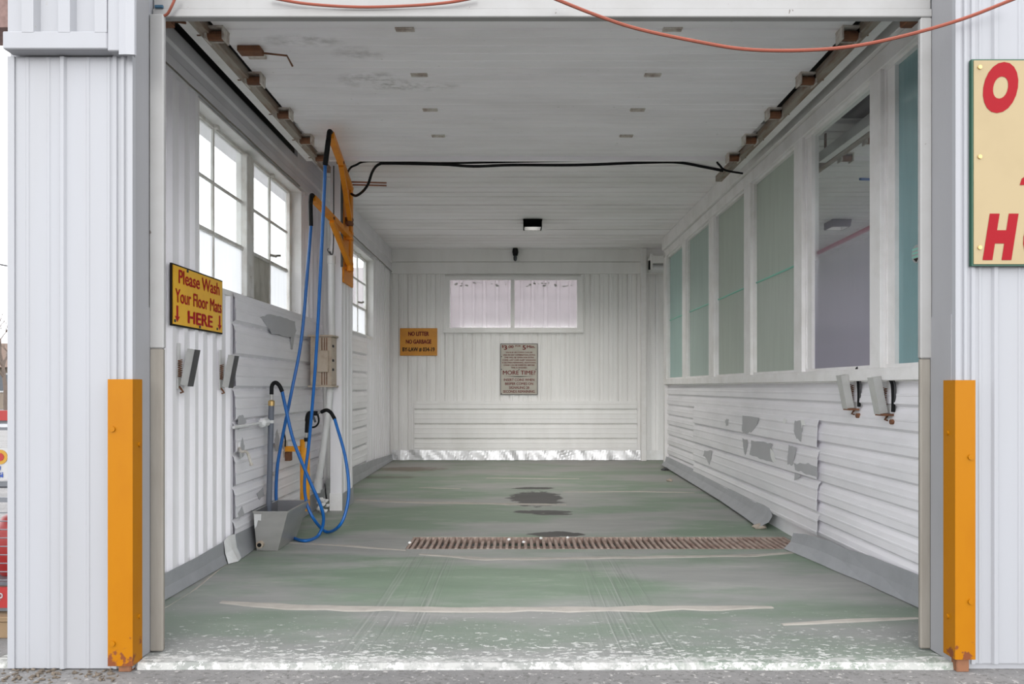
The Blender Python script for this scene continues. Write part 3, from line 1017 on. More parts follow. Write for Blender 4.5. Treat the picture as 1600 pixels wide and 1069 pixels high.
# ---- back window
fr = MB()
x0, x1, z0, z1 = BW
yb = YB + .02
for a in ((x0, x0 + .075, z0, z1), (x1 - .075, x1, z0, z1), (x0 + .075, x1 - .075, z0, z0 + .05), (x0 + .075, x1 - .075, z1 - .055, z1)):
    fr.box(a[0], a[1], yb - .05, yb + .05, a[2], a[3])
w3 = struct('window_3', fr, M['inner_back'])
MB().bbox(-.105, -.045, yb - .045, yb + .05, z0 + .05, z1 - .055).build('mullion', M['inner_back'], w3)
for a, b in ((x0 + .075, -.105), (-.045, x1 - .075)):
    MB().box(a, b, yb + .01, yb + .016, z0 + .05, z1 - .055).build('pane', M['pane_back'], w3)
    fl_ = MB()
    for i in range(16):
        q = a + .05 + (b - a - .1) * rnd.random()
        zz = z1 - .11 - .06 * rnd.random()
        fl_.box(q, q + .012 + .03 * rnd.random(), yb + .006, yb + .0095, zz, zz + .01 + .02 * rnd.random())
    fl_.build('peeling_specks', M['grey'], w3, kind='stuff')
MB().bbox(x0 - .03, x1 + .03, yb - .07, yb + .0, z0 - .035, z0 + .002).build('sill_board', M['inner_back'], w3)
for a in ((x0 - .03, x0), (x1, x1 + .03)):
    MB().bbox(a[0], a[1], yb - .06, yb, z0 - .03, z1 + .02).build('casing', M['inner_back'], w3)

# ---- overhead doors, raised under the roof (this bay and the next)
JY = [3.70, 4.303, 4.93, 5.55, 6.125, 6.70]
ZD = 3.275


def overhead_door(idx, xa, xb, hx):
    d = thing('door_%d' % idx, None, None, ((xa + xb) / 2, 3.7, ZD), kind='structure')
    for a, b in zip(JY, JY[1:]):
        prof = [(0.004, .006), (.010, 0)]
        k = 6
        for i in range(1, k):
            q = (b - a) * i / k
            prof += [(q - .006, 0), (q - .003, .003), (q + .003, .003), (q + .006, 0)]
        prof += [(b - a - .010, 0), (b - a - .004, .006), (b - a - .004, .045), (.004, .045)]
        MB().prism(prof, (xa, a, ZD), Y1, Z1, (xb - xa, 0, 0)).build('door_section', M['door'], d)
    MB().box(xa + .02, xb - .02, 6.70, 6.73, ZD - .03, ZD + .05).build('top_rail', M['door'], d)
    for yj in JY[1:5]:
        for x in hx:
            h = MB().box(x - .055, x + .055, yj - .025, yj + .02, ZD - .006, ZD + .002)
            h.tube([(x - .05, yj, ZD - .008), (x + .05, yj, ZD - .008)], .008, 6)
            h.build('hinge', M['tin'], d)
    for yj in JY[1:5] + [6.6]:
        for x, s in ((xa, -1), (xb, 1)):
            br = MB().box(x - .055, x + .055, yj - .05, yj + .05, ZD - .010, ZD)
            br.box(x - .055, x - .045, yj - .045, yj + .045, ZD - .075, ZD - .008)
            br.box(x + .045, x + .055, yj - .045, yj + .045, ZD - .075, ZD - .008)
            br.box(x - .045, x + .045, yj + .035, yj + .045, ZD - .06, ZD - .008)
            br.build('roller_hinge', M['tin'], d)
            MB().tube([(x - .043, yj - .01, ZD - .045), (x + .043, yj - .01, ZD - .045)], .027, 12).build('sleeve', M['rust'], d)
            MB().tube([(x + s * .04, yj, ZD - .030), (x + s * .115, yj, ZD - .030)], .010, 8).build('roller_stem', M['rust'], d)
    return d


overhead_door(1, -1.74, 1.92, (-.65, .90))
overhead_door(2, 2.92, 6.35, (3.9, 5.3))
lt = thing('door_latch', 'rusty door latch with bent rod at the front left track', 'latch', (-1.60, 4.55, ZD - .03))
MB().bbox(-1.70, -1.56, 4.50, 4.58, ZD - .035, ZD - .001).build('case', M['rust'], lt)
MB().bbox(-1.68, -1.57, 4.58, 4.66, ZD - .02, ZD - .001).build('plate', M['tin'], lt)
MB().tube([(-1.58, 4.55, ZD - .025), (-1.42, 4.58, ZD - .03), (-1.41, 4.66, ZD - .06)], .006, 6).build('rod', M['rust'], lt)

TL = [('door_track', 'rusty overhead door track with white support angle by the left wall', -1.80, -1, 3.62, 7.05),
      ('door_track', 'rust-streaked overhead door track above the right-hand windows', 1.995, 1, 3.62, 7.35),
      ('door_track', 'overhead door track of the next bay seen through the purple pane', 2.84, -1, 3.62, 7.1)]
for idx_, (name, lab, x, s, a, b) in enumerate(TL):
    t = thing(name, lab, 'track', (x, a, 3.24))
    ch = [(-.03, -.028), (.03, -.028), (.03, .028), (.022, .028), (.022, -.02), (-.022, -.02), (-.022, .028), (-.03, .028)]
    MB().prism(ch, (x, a, 3.262), X1, Z1, (0, b - a, 0)).build('channel', M['rusttrack'], t)
    an = [(0, 0), (.066, 0), (.066, .006), (.006, .006), (.006, .09), (0, .09)]
    an = [((x + s * .10) - s * p - x, q) for p, q in an]
    MB().prism(an, (x, a, 3.240), X1, Z1, (0, b - a - .35, 0)).build('support_angle', M['board'], t)
    if idx_ < 2:
        e_ = at((258, 1422)[idx_], 31, 3.50)
        MB().bbox(e_.x - .03, e_.x + .03, 3.47, 3.54, e_.z - .022, e_.z + .03).build('end_bracket', M['rust'], t)
        MB().tube([e_ + Vector((-.05, 0, .01)), e_, e_ + Vector((.09, .02, -.005))], .006, 6).build('cable_end', M['rust'], t)
    for yy in (4.0, 5.4, 6.6):
        MB().box(x + s * .088, x + s * .094, yy, yy + .04, 3.30, 3.50).build('hanger', M['rust'], t)

# ================================================================== THINGS
# ---- corner guards
gl_ = thing('corner_guard', 'orange angle-iron corner guard on the left pier of the opening', 'corner guard', (-1.68, 3.2, 0))
prof = [(-1.757, 3.186), (-1.650, 3.186), (-1.650, 3.268), (-1.662, 3.268), (-1.662, 3.198), (-1.757, 3.198)]
MB().prism(prof, (0, 0, .002), X1, Y1, (0, 0, 1.232)).build('angle_iron', M['guard'], gl_)
MB().bbox(-1.72, -1.665, 3.200, 3.26, -.03, .004).build('rusted_foot', M['rust'], gl_)
for x, z in ((-1.735, 1.02), (-1.735, .1)):
    MB().tube([(x, 3.186, z), (x, 3.179, z)], .012, 10).build('bolt', M['guard'], gl_)
for z in (.95, .2):
    MB().tube([(-1.650, 3.24, z), (-1.643, 3.24, z)], .010, 10).build('bolt', M['guard'], gl_)
gr_ = thing('corner_guard', 'orange angle-iron corner guard on the right pier below the cream sign', 'corner guard', (1.9, 3.2, 0))
prof = [(1.967, 3.186), (1.880, 3.186), (1.880, 3.275), (1.892, 3.275), (1.892, 3.198), (1.967, 3.198)]
MB().prism(prof, (0, 0, .03), X1, Y1, (0, 0, 1.20)).build('angle_iron', M['guard'], gr_)
MB().bbox(1.895, 1.95, 3.200, 3.26, -.03, .034).build('rusted_foot', M['rust'], gr_)
for x, z in ((1.945, .90), (1.945, .28)):
    MB().tube([(x, 3.186, z), (x, 3.179, z)], .012, 10).build('bolt', M['guard'], gr_)
for z in (1.0, .2):
    MB().tube([(1.880, 3.24, z), (1.873, 3.24, z)], .010, 10).build('bolt', M['guard'], gr_)


# ---- signs
def screws(parent, pts, n, m=None):
    for p in pts:
        p = Vector(p)
        MB().tube([p, p + Vector(n) * .006], .009, 8).build('screw', m or M['darkgrey'], parent)


sg = thing('floor_mat_sign', 'yellow sign with red lettering to wash floor mats here, on the left wall', 'sign', (-2.06, 4.82, 1.57))
u, v, n = Y1, Z1, X1
MB().box(-2.078, -2.066, 4.44, 5.205, 1.57, 1.945).build('border', M['sign_black'], sg)
MB().box(-2.0665, -2.062, 4.452, 5.193, 1.580, 1.935).build('panel', M['sign_yellow'], sg)
xs_ = -2.062
text_on('Please Wash', (xs_, 4.83, 1.875), u, v, n, .62, .085, M['sign_red'], sg, .02)
text_on('Your Floor Mats', (xs_, 4.825, 1.755), u, v, n, .70, .085, M['sign_red'], sg, .02)
text_on('HERE', (xs_, 4.835, 1.640), u, v, n, .38, .08, M['sign_red'], sg, .035)
for yy in (4.505, 5.145):
    MB().prism([(-.012, .10), (.012, .10), (.012, .035), (.032, .035), (0, 0), (-.032, .035), (-.012, .035)], (xs_, yy, 1.595), u, v, (.0012, 0, 0)).build('arrow', M['sign_red'], sg)
screws(sg, [(xs_, 4.64, 1.925), (xs_, 4.82, 1.59), (xs_, 4.47, 1.60), (xs_, 5.10, 1.60)], n)

sg = thing('litter_sign', 'small orange by-law sign about litter on the back wall', 'sign', (-1.615, 12.18, 1.714))
u, v, n = X1, Z1, -Y1
MB().bbox(-1.922, -1.312, 12.172, 12.196, 1.716, 2.166, .006).build('panel', M['sign_orange'], sg)
yy = 12.172
text_on('NO LITTER', (-1.615, yy, 2.075), u, v, n, .34, .072, M['sign_maroon'], sg, .05)
text_on('NO GARBAGE', (-1.615, yy, 1.945), u, v, n, .42, .072, M['sign_maroon'], sg, .05)
text_on('BY-LAW # 034-19', (-1.615, yy, 1.815), u, v, n, .53, .075, M['sign_black'], sg, .04)

sg = thing('price_sign', 'faded beige coin price sign with maroon lettering under the back window', 'sign', (.03, 12.18, 1.07))
MB().bbox(-.275, .337, 12.178, 12.198, 1.072, 1.915, .004).build('border', M['darkgrey'], sg)
MB().box(-.266, .328, 12.172, 12.180, 1.082, 1.905).build('panel', M['sign_grey'], sg)
mm = M['sign_maroon']
text_on('$', (-.235, yy, 1.865), u, v, n, .03, .05, mm, sg, .03)
text_on('3', (-.192, yy, 1.848), u, v, n, .055, .075, mm, sg, .03)
text_on('.00', (-.108, yy, 1.862), u, v, n, .10, .045, mm, sg, .03)
text_on('FOR', (.015, yy, 1.875), u, v, n, .09, .025, mm, sg, .03)
text_on('5', (.115, yy, 1.848), u, v, n, .055, .075, mm, sg, .03)
text_on('Min.', (.228, yy, 1.862), u, v, n, .14, .045, mm, sg, .03)
for i, (s_, w_) in enumerate((('25¢ & $1.00 COINS CAN BE', .44), ('USED IN ANY COMBINATION. EXTRA', .53), ('TIME WILL BE GIVEN FOR EXTRA', .49),
                              ('COINS. LAST COIN ALERT SIGNALING', .545), ('IS SECONDS REMAINING. ADDITIONAL', .555),
                              ('COINS CAN BE INSERTED BEFORE', .51), ('TIME IS FINISHED.', .27))):
    text_on(s_, (.033, yy, 1.768 - i * .0415), u, v, n, w_, .024, mm, sg, .025)
text_on('MORE TIME?', (.033, yy, 1.437), u, v, n, .535, .068, mm, sg, .016)
MB().prism([(-.26, .006), (0, -.010), (.26, .006), (0, .002)], (.033, yy, 1.375), X1, Z1, (0, -.0015, 0)).build('rule', M['sign_black'], sg)
for i, (s_, w_) in enumerate((('INSERT COINS WHEN', .50), ('BEEPER COMES ON', .46), ('SIGNALING 28', .33), ('SECONDS REMAINING.', .53))):
    text_on(s_, (.033, yy, 1.320 - i * .064), u, v, n, w_, .042, mm, sg, .02)
screws(sg, [(-.255, yy, 1.70), (-.255, yy, 1.49), (.31, yy, 1.49), (.03, yy, 1.49), (-.255, yy, 1.095)], n)

sg = thing('opening_hours_sign', 'cream banner with big red lettering and green border on the right pier', 'sign', (2.42, 3.2, 1.72))
MB().box(1.957, 2.89, 3.196, 3.214, 1.722, 2.612).build('border', M['sign_green'], sg)
MB().box(1.964, 2.883, 3.192, 3.198, 1.729, 2.605).build('panel', M['sign_cream'], sg)
yy = 3.192
for s_, xc, zc, w_, h_ in (('O', 2.078, 2.488, .152, .22), ('P', 2.258, 2.488, .15, .22), ('E', 2.43, 2.488, .15, .22), ('N', 2.61, 2.488, .16, .22),
                           ('2', 2.28, 2.176, .24, .215), ('4', 2.52, 2.176, .24, .215),
                           ('H', 2.078, 1.846, .155, .20), ('O', 2.245, 1.846, .14, .20), ('U', 2.41, 1.846, .15, .20), ('R', 2.57, 1.846, .15, .20), ('S', 2.73, 1.846, .14, .20)):
    text_on(s_, (xc, yy, zc), u, v, n, w_, h_, M['bright_red'], sg, .075, .22, 'letter')
screws(sg, [(1.988, yy, 2.575), (1.988, yy, 2.19), (1.988, yy, 1.80)], n, M['brass'])


# ---- mat clips
def mat_clip(loc, rotz, label, hook):
    k = -1 if hook else 1
    t = thing('mat_clip', label, 'mat clip', (0, 0, 0), group='floor mat clips')
    strip = MB().box(.0, .006, -.02, .02, -.13, .15)
    strip.build('back_strip', M['pvc'], t)
    a = R(11)
    # tilted channel: local out-axis x, tall in z
    def tp(x, y, z):
        return Vector((.028 + x * math.cos(a) + z * math.sin(a), y, -.105 + z * math.cos(a) - x * math.sin(a)))
    vs = [tp(x, y, z) for x in (0, .045) for y in (-.035, .035) for z in (0, .225)]
    F6 = [(0, 1, 3, 2), (4, 6, 7, 5), (0, 4, 5, 1), (2, 3, 7, 6), (0, 2, 6, 4), (1, 5, 7, 3)]
    MB().add(vs, F6).build('jaw_channel', M['grey'], t)
    vs = [tp(x, y, z) for x in (.046, .050) for y in (-.037, .037) for z in (-.002, .227)]
    MB().add(vs, F6).build('jaw_lip', M['grey'] if hook else M['darkgrey'], t)
    sp = []
    for i in range(40):
        q = i / 40
        sp.append((.02 + .012 * math.cos(i * 1.3), -.02 + .012 * math.sin(i * 1.3), -.06 + .11 * q))
    MB().tube(sp, .003, 5).build('spring', M['rust'], t)
    MB().tube([(.004, 0, -.115), (.02, 0, -.135), (.03, 0, -.15), (.012, 0, -.155)], .006, 6).build('hinge_pin', M['rust'], t)
    if hook:
        hk = spline([(.010, .062, -.10), (.012, .070, -.02), (.016, .070, .06), (.022, .066, .085), (.034, .062, .115), (.022, .075, .165)], 5)
        MB().tube(hk, [.012] * (len(hk) - 1) + [.006], 6).build('hook', M['black'], t)
        MB().tube(spline([(.012, .085, -.04), (.018, .10, .0), (.018, .10, .06), (.016, .08, .09)], 4), .006, 6).build('hook_arm', M['darkgrey'], t)
        MB().box(.01, .075, -.03, .07, -.125, -.112).build('rusty_foot', M['rust'], t)
        MB().tube([(.004, .068, -.16), (.03, .068, -.16)], .016, 8).build('lower_bolt', M['rust'], t)
    t.location = loc
    t.rotation_euler = (0, 0, rotz)
    return t


mat_clip((-2.081, 4.56, 1.32), 0, 'grey mat clip below the left end of the yellow mat sign', False)
mat_clip((-2.081, 5.20, 1.31), 0, 'grey mat clip below the right end of the yellow mat sign', False)
mat_clip((2.288, 5.01, 1.17), PI, 'mat clip with black hook on the right wall below the purple pane', True)
mat_clip((2.288, 4.56, 1.15), PI, 'mat clip with rusty hook on the right wall nearest the jamb', True)

# ---- drain grate
gt = thing('floor_grate', 'long rusty slotted drain grate across the bay floor', 'drain grate', (.68, 5.965, -.05))
fr = MB()
zt = -.052
fr.box(DX0 + .001, DX1 - .001, DY0 + .001, DY0 + .022, zt - .05, zt)
fr.box(DX0 + .001, DX1 - .001, DY1 - .022, DY1 - .001, zt - .05, zt)
fr.box(DX0 + .001, DX0 + .022, DY0 + .022, DY1 - .022, zt - .05, zt)
fr.box(DX1 - .022, DX1 - .001, DY0 + .022, DY1 - .022, zt - .05, zt)
fr.box(DX0 + .022, DX1 - .022, 5.955, 5.975, zt - .05, zt - .03)
fr.build('frame', M['rustgrate'], gt)
x = DX0 + .046
bar = None
while x < DX1 - .03:
    if bar is None:
        b = MB().bbox(-.0125, .0125, DY0 + .015, DY1 - .015, zt - .03, zt + .003, .004)
        bar = b.build('bar', M['rustgrate'])
        ob = bar
        for vtx in bar.data.vertices: vtx.co -= org(gt)
    else:
        ob = bpy.data.objects.new('bar', bar.data)
        COL.objects.link(ob)
    ob.parent = gt
    ob.location = (x, 0, .002 * (rnd.random() - .5))
    ob.rotation_euler = (0, 0, R(rnd.uniform(-.02, .02)))
    x += .0492
pit = MB()
pit.box(DX0, DX1, DY0, DY1, -.32, -.295)
for o_ in (pit,):
    o_.build('pit_bottom', M['shaded_wood'], floor)
# debris lying on the grate
FL = ['leftmost', 'second from the left', 'third from the left', 'fourth from the left', 'rightmost']
for q_, (px, py) in enumerate(((640, 848), (795, 843), (818, 847), (845, 841), (887, 840))):
    p = onfloor(px, py, .008)
    bm = MB()
    bm.tube([p + Vector((-.012, 0, 0)), p, p + Vector((.013, .004, 0))], [.004, .010 + .004 * rnd.random(), .004], 6)
    bm.build('paint_flake', M['curl'], None, label='white paint flake on the rusty drain grate, %s of five' % FL[q_], cat='flake', group='flakes on the grate')

# ---- rubble and dead leaves along the foot of the left pier
mb = MB()
for i in range(110):
    q = Vector((-2.3 + .62 * rnd.random(), 3.08 + .14 * rnd.random(), -.026))
    w_ = .002 + .006 * rnd.random()
    d_ = Vector((rnd.uniform(-1, 1), rnd.uniform(-1, 1), .15)).normalized() * w_ * 2
    mb.tube([q - d_, q + Vector((0, 0, w_ * .3)), q + d_], [w_ * .4, w_, w_ * .4], 5)
mb.build('rubble', M['rubble'], label='crumbled concrete and dead leaves along the foot of the left pier', cat='rubble', kind='stuff')
tag(MB().bbox(-1.655, -1.615, 3.385, 3.395, 2.930, 2.945, .003).build('tape_scrap', M['tapeblue']), 'scrap of dark blue tape at the left end of the header', 'tape')

# ---- concrete chunks by the right wall
for px, py, s_, lab in ((1187, 826, .045, 'beige concrete chunk beside the rounded flashing end by the grate'),
                        (1046, 752, .035, 'small concrete chunk near the far end of the right wall'),
                        (1039, 735, .04, 'dark stone at the foot of the window wall end')):
    p = onfloor(px, py)
    bm = bmesh.new()
    bmesh.ops.create_icosphere(bm, subdivisions=2, radius=1)
    for vtx in bm.verts:
        d = 1 + .5 * noise.noise(vtx.co * 1.3 + Vector((px, 0, 0)))
        vtx.co = Vector((vtx.co.x * d * s_ * 1.3, vtx.co.y * d * s_, max(vtx.co.z * d * s_ * .6, -s_ * .35)))
        vtx.co += p + Vector((0, 0, s_ * .35))
    bm.verts.index_update()
    mb = MB().add([q.co for q in bm.verts], [[q.index for q in f.verts] for f in bm.faces])
    bm.free()
    mb.build('concrete_chunk', M['stonec'] if px != 1039 else M['darkgrey'], label=lab, cat='stone')

# ---- trough
tr = thing('wash_trough', 'stainless steel floor trough with tapered sides standing at the left wall', 'trough', (-1.9, 5.9, -.05))
zb = fz(5.7) + .003
top = [(-2.005, 5.64), (-1.742, 5.64), (-1.742, 6.21), (-2.005, 6.21)]
bot = [(-1.985, 5.66), (-1.825, 5.66), (-1.825, 6.12), (-1.985, 6.12)]
zt = .252


def shell(T, B, z1, z0):
    vs = [(x, y, z1) for x, y in T] + [(x, y, z0) for x, y in B]
    return vs


vo = shell(top, bot, zt, zb)
MB().add(vo, [(4, 5, 6, 7), (0, 1, 5, 4), (1, 2, 6, 5), (2, 3, 7, 6), (3, 0, 4, 7)]).build('outer_shell', M['steel'], tr)
e = .006
ti = [(x + (e if x < -1.9 else -e), y + (e if y < 5.9 else -e)) for x, y in top]
bi = [(x + (e if x < -1.9 else -e), y + (e if y < 5.9 else -e)) for x, y in bot]
vi = shell(ti, bi, zt, zb + .006)
MB().add(vi, [(4, 5, 6, 7), (0, 1, 5, 4), (1, 2, 6, 5), (2, 3, 7, 6), (3, 0, 4, 7)]).build('inner_liner', M['steel_in'], tr)
rim = MB()
T3 = [Vector((x, y, zt)) for x, y in top]
for i in range(4):
    rim.beam(T3[i], T3[(i + 1) % 4], .012, .008)
rim.build('rim', M['steel'], tr)
MB().tube([(-1.953, 5.67, zb + .05), (-1.953, 5.625, zb + .05)], .027, 16).build('drain_spout', M['beigemetal'], tr)
MB().tube([(-1.953, 5.632, zb + .05), (-1.953, 5.620, zb + .05)], .016, 12).build('drain_hole', M['black'], tr)
peel = MB().prism([(-.0, 0), (.055, 0), (.052, -.05), (.03, -.045), (.02, -.09), (.004, -.11)], (-1.998, 5.6395, .235), X1, Z1, (0, -.002, 0))
peel.build('torn_sticker', M['pvc'], tr)

# ---- foam wand tube standing in the trough
wd = thing('wand_tube', 'slim dark grey upright tube standing in the steel trough', 'tube', (-1.97, 5.95, .01))
p0 = at(419, 798, 5.95); p1 = at(424, 634, 5.95)
p0.z = fz(5.9) + .02
MB().tube([p0, p1], .0225, 14).build('tube', M['greytube'], wd, smooth=True)
MB().tube([p1, p1 + Vector((.001, 0, .035)), p1 + Vector((.001, 0, .045))], [.026, .026, .016], 12).build('brass_fitting', M['brass'], wd, smooth=True)
MB().tube([p1 + Vector((.001, 0, .045)), p1 + Vector((.001, 0, .095))], .013, 10).build('swivel', M['steel'], wd, smooth=True)
cl = at(423, 659, 5.95)
MB().tube([cl - Vector((0, 0, .012)), cl + Vector((0, 0, .012))], .027, 12).build('clamp', M['pvc'], wd)

# horizontal pipe stub with collar holding it
ps = thing('pipe_bracket', 'white painted pipe stub with collar on the ribbed left sheet', 'pipe', (-2.05, 5.6, 1.0))
q0 = atx(365, 668, -2.035); q1 = at(421, 659, 5.95)
MB().tube([q0, q1], .012, 8).build('pipe', M['pvc'], ps, smooth=True)
m0 = q0.lerp(q1, .74); m1 = q0.lerp(q1, .92)
MB().tube([m0, m0.lerp(m1, .15), m0.lerp(m1, .85), m1], [.02, .036, .036, .02], 10).build('collar', M['pvc'], ps)

# bent lever handle on the wall
lv = thing('wall_handle', 'bent chipped white lever handle on the ribbed left sheet', 'handle', (-2.06, 5.5, .8))
q = [atx(374, 700, -2.04), atx(377, 706, -2.0), atx(386, 707, -1.97), atx(393, 727, -1.95)]
MB().tube([atx(373, 688, -2.055), atx(374, 700, -2.04), atx(376, 718, -2.05)], .010, 7).build('mount', M['pvc'], lv)
MB().tube(spline(q, 5), [.010] * 15 + [.014], 7).build('lever', M['tin'], lv, smooth=True)

# ---- orange gun holster
ho = thing('gun_holster', 'orange upright pipe holster bracketed to the left wall', 'holster', (-1.88, 6.56, .1))
a = at(475, 798, 6.56); b = at(477, 687, 6.56)
a.x = b.x = -1.875
tb = MB()
tb.tube([a, b], .042, 18, caps=False)
tb.tube([a, b], .036, 18, caps=False)
tb.build('pipe', M['holster'], ho, smooth=True)
MB().beam((-2.07, 6.56, .655), (-1.915, 6.56, .655), .045, .045).build('bracket_arm', M['holster'], ho)
MB().bbox(-2.06, -2.045, 6.50, 6.62, .58, .73).build('wall_plate', M['tin'], ho)
MB().bbox(-2.045, -1.995, 6.53, 6.59, .55, .63).build('lower_lug', M['rust'], ho)
MB().tube(spline([(-2.03, 6.5, .68), (-2.02, 6.47, .74), (-2.03, 6.46, .82)], 4), .006, 6).build('hook', M['black'], ho)

# ---- spray gun in the holster
gn = thing('spray_gun', 'black trigger spray gun stuck nozzle down in the orange holster', 'spray gun', (-1.87, 6.5, .72))
Yg = 6.53


def gp(x, y, d=0): return at(x, y, Yg + d)


MB().tube([gp(478, 700), gp(479, 672)], .012, 10).build('nozzle', M['steel'], gn, smooth=True)
MB().tube([gp(479, 690), gp(479, 684)], .022, 10).build('collar', M['black'], gn)
body = [gp(480, 676), gp(481, 660), gp(483, 648), gp(489, 646), gp(497, 646)]
MB().tube(spline(body, 5), [.022] * 6 + [.027] * 7 + [.022] * 8, 10).build('body', M['black'], gn, smooth=True)
MB().tube(spline([gp(485, 668), gp(492, 667), gp(497, 662), gp(498, 655), gp(496, 647)], 5), .0085, 7).build('trigger_guard', M['black'], gn, smooth=True)
MB().beam(gp(489, 650), gp(493, 660), .012, .018).build('trigger', M['darkgrey'], gn)
MB().tube([gp(496, 645), gp(503, 643)], .014, 10).build('connector', M['steel'], gn, smooth=True)

# ---- hose boom on the post
post = thing('post', 'white metal-clad post against the left wall carrying the orange hose boom', 'post', (-1.8, 7.65, 0))
pf = [(-1.865, 7.41), (-1.75, 7.41), (-1.75, 7.46), (-1.757, 7.463), (-1.757, 7.53), (-1.75, 7.535), (-1.75, 7.60), (-1.757, 7.605), (-1.757, 7.68), (-1.75, 7.685),
      (-1.75, 7.75), (-1.757, 7.755), (-1.757, 7.83), (-1.75, 7.835), (-1.75, 7.90), (-1.865, 7.90)]
MB().prism(pf, (0, 0, -.035), X1, Y1, (0, 0, 3.49)).build('cladding', M['inner'], post)
MB().box(-1.87, -1.745, 7.400, 7.41, -.033, .14).build('base_flashing', M['board'], post)
MB().box(-1.75, -1.742, 7.405, 7.905, -.033, .135).build('base_flashing', M['galv'], post)

bo = thing('hose_boom', 'orange steel double swing boom bolted high on the white post', 'boom', (-1.73, 7.6, 2.25))
MB().bbox(-1.750, -1.735, 7.43, 7.86, 2.25, 3.30).build('mounting_plate', M['orange'], bo)
MB().box(-1.76, -1.74, 7.405, 7.43, 2.40, 3.28).build('backing_edge', M['darkgrey'], bo)
MB().tube([(-1.69, 7.52, 2.36), (-1.69, 7.52, 3.27)], .014, 8).build('pivot_rod', M['orange'], bo)
for z in (2.40, 2.45, 2.70, 2.76, 2.86, 2.90, 3.22):
    MB().box(-1.74, -1.665, 7.48, 7.56, z - .012, z + .012).build('lug', M['orange_rust'] if 'orange_rust' in M else M['rust'] if z in (2.86, 2.90) else M['orange'], bo)
MB().tube([(-1.69, 7.50, 2.37), (-1.69, 7.50, 2.43)], .036, 12).build('lower_bearing', M['orange'], bo)
MB().tube([(-1.69, 7.50, 2.83), (-1.69, 7.50, 2.875)], .034, 12).build('upper_bearing', M['rust'], bo)
tipA = at(517, 211, 5.85); pivA = Vector((-1.69, 7.52, 3.22)); lowA = Vector((-1.69, 7.52, 2.88))
boltA = tipA.lerp(pivA, .46)
MB().beam(tipA, pivA, .05, .05).build('upper_arm', M['orange'], bo)
MB().beam(boltA + Vector((.0, 0, -.02)), lowA, .042, .045).build('upper_brace', M['orange'], bo)
tipB = at(489, 310, 6.4); pivB = Vector((-1.70, 7.52, 2.73)); lowB = Vector((-1.69, 7.52, 2.42))
boltB = tipB.lerp(pivB, .48)
MB().beam(tipB, pivB, .052, .05).build('lower_arm', M['orange'], bo)
MB().beam(boltB + Vector((0, 0, -.03)), lowB, .045, .045).build('lower_brace', M['orange'], bo)
for p in (boltA, boltB):
    MB().tube([p + Vector((-.03, -.03, -.01)), p + Vector((.035, -.03, -.01))], .014, 6).build('bolt', M['rust'], bo)
for p in (tipA, tipB):
    MB().tube(spline([p + Vector((.0, .02, .02)), p + Vector((-.004, -.02, .022)), p + Vector((-.008, -.03, -.01)), p + Vector((-.012, -.03, -.05))], 4), .019, 10).build('swivel_elbow', M['black'], bo, smooth=True)


# ---- hoses
def hose(label, sections):
    t = thing('hose', label, 'hose', tuple(sections[0][0][0]), group='blue wash hoses')
    for pts, r, m, nm in sections:
        MB().tube(spline(pts, 7), r, 10).build(nm, M[m], t, smooth=True)
    return t


e1 = tipA + Vector((-.012, -.03, -.05))
s1_ = at(508, 258, 5.88)
hose('blue hose hanging from the upper boom and looping to the spray gun', [
    ([e1, e1.lerp(s1_, .5), s1_], .021, 'black', 'boot'),
    ([s1_, at(507, 290, 5.9), at(501, 420, 6.0), at(496, 520, 6.08), at(490, 610, 6.15), at(483, 690, 6.2), at(476, 750, 6.2), at(479, 785, 6.2), at(491, 812, 6.2),
      onfloor(510, 831, .014), at(530, 822, 6.2), at(541, 797, 6.22), at(545, 762, 6.28), at(539, 712, 6.36), at(523, 655, 6.45)], .0135, 'blue', 'hose_line'),
    ([at(523, 655, 6.45), at(517, 645, 6.48), at(510, 641, 6.51), at(502, 644, 6.53)], .0165, 'black', 'end_boot')])
e2 = tipB + Vector((-.012, -.03, -.05))
s2_ = at(486, 353, 6.4)
wt = p1 + Vector((.001, 0, .09))
hose('blue hose hanging from the lower boom and looping to the upright tube', [
    ([e2, e2.lerp(s2_, .5), s2_], .018, 'black', 'boot'),
    ([s2_, at(480, 430, 6.38), at(471, 530, 6.32), at(456, 610, 6.25), at(440, 690, 6.26), at(433, 735, 6.25), at(432, 785, 6.245), Vector((-1.985, 6.26, .03)), Vector((-1.93, 6.27, -.02)),
      onfloor(460, 841, .014), onfloor(478, 845, .014), onfloor(496, 838, .016), at(505, 818, 6.16), at(502, 793, 6.1), at(482, 747, 6.05), at(459, 690, 6.0), at(447, 640, 5.98), at(441, 612, 5.96)], .0135, 'blue', 'hose_line'),
    ([at(441, 612, 5.96), at(436, 602, 5.95), at(430, 598, 5.95), at(425, 603, 5.95), wt], .0165, 'black', 'end_boot')])

# ---- electrical box on the post
eb = thing('electrical_box', 'beige rusting electrical box on the white post', 'electrical box', (-1.9, 7.3, 1.2))
xa, xb_, ya, yb_ = -2.005, -1.80, 7.20, 7.40
MB().bbox(xa, xb_, ya, yb_, 1.215, 1.69).build('case', M['beigemetal'], eb)
MB().box(xa - .02, xb_ + .02, ya - .02, yb_, 1.69, 1.705).build('top_flange', M['beigemetal'], eb)
MB().box(xa - .02, xb_ + .02, ya - .02, yb_, 1.200, 1.215).build('bottom_flange', M['beigemetal'], eb)
for x in (-1.893, -1.868, -1.846):
    MB().box(x - .004, x + .004, ya - .003, ya + .002, 1.222, 1.68).build('seam', M['rust'], eb)
MB().bbox(-1.93, -1.825, ya - .035, ya, 1.345, 1.555).build('cover', M['beigemetal'], eb)
for z in (1.60, 1.46, 1.37):
    MB().box(xb_, xb_ + .004, ya + .03, ya + .09, z - .012, z + .012).build('knockout', M['black'], eb)

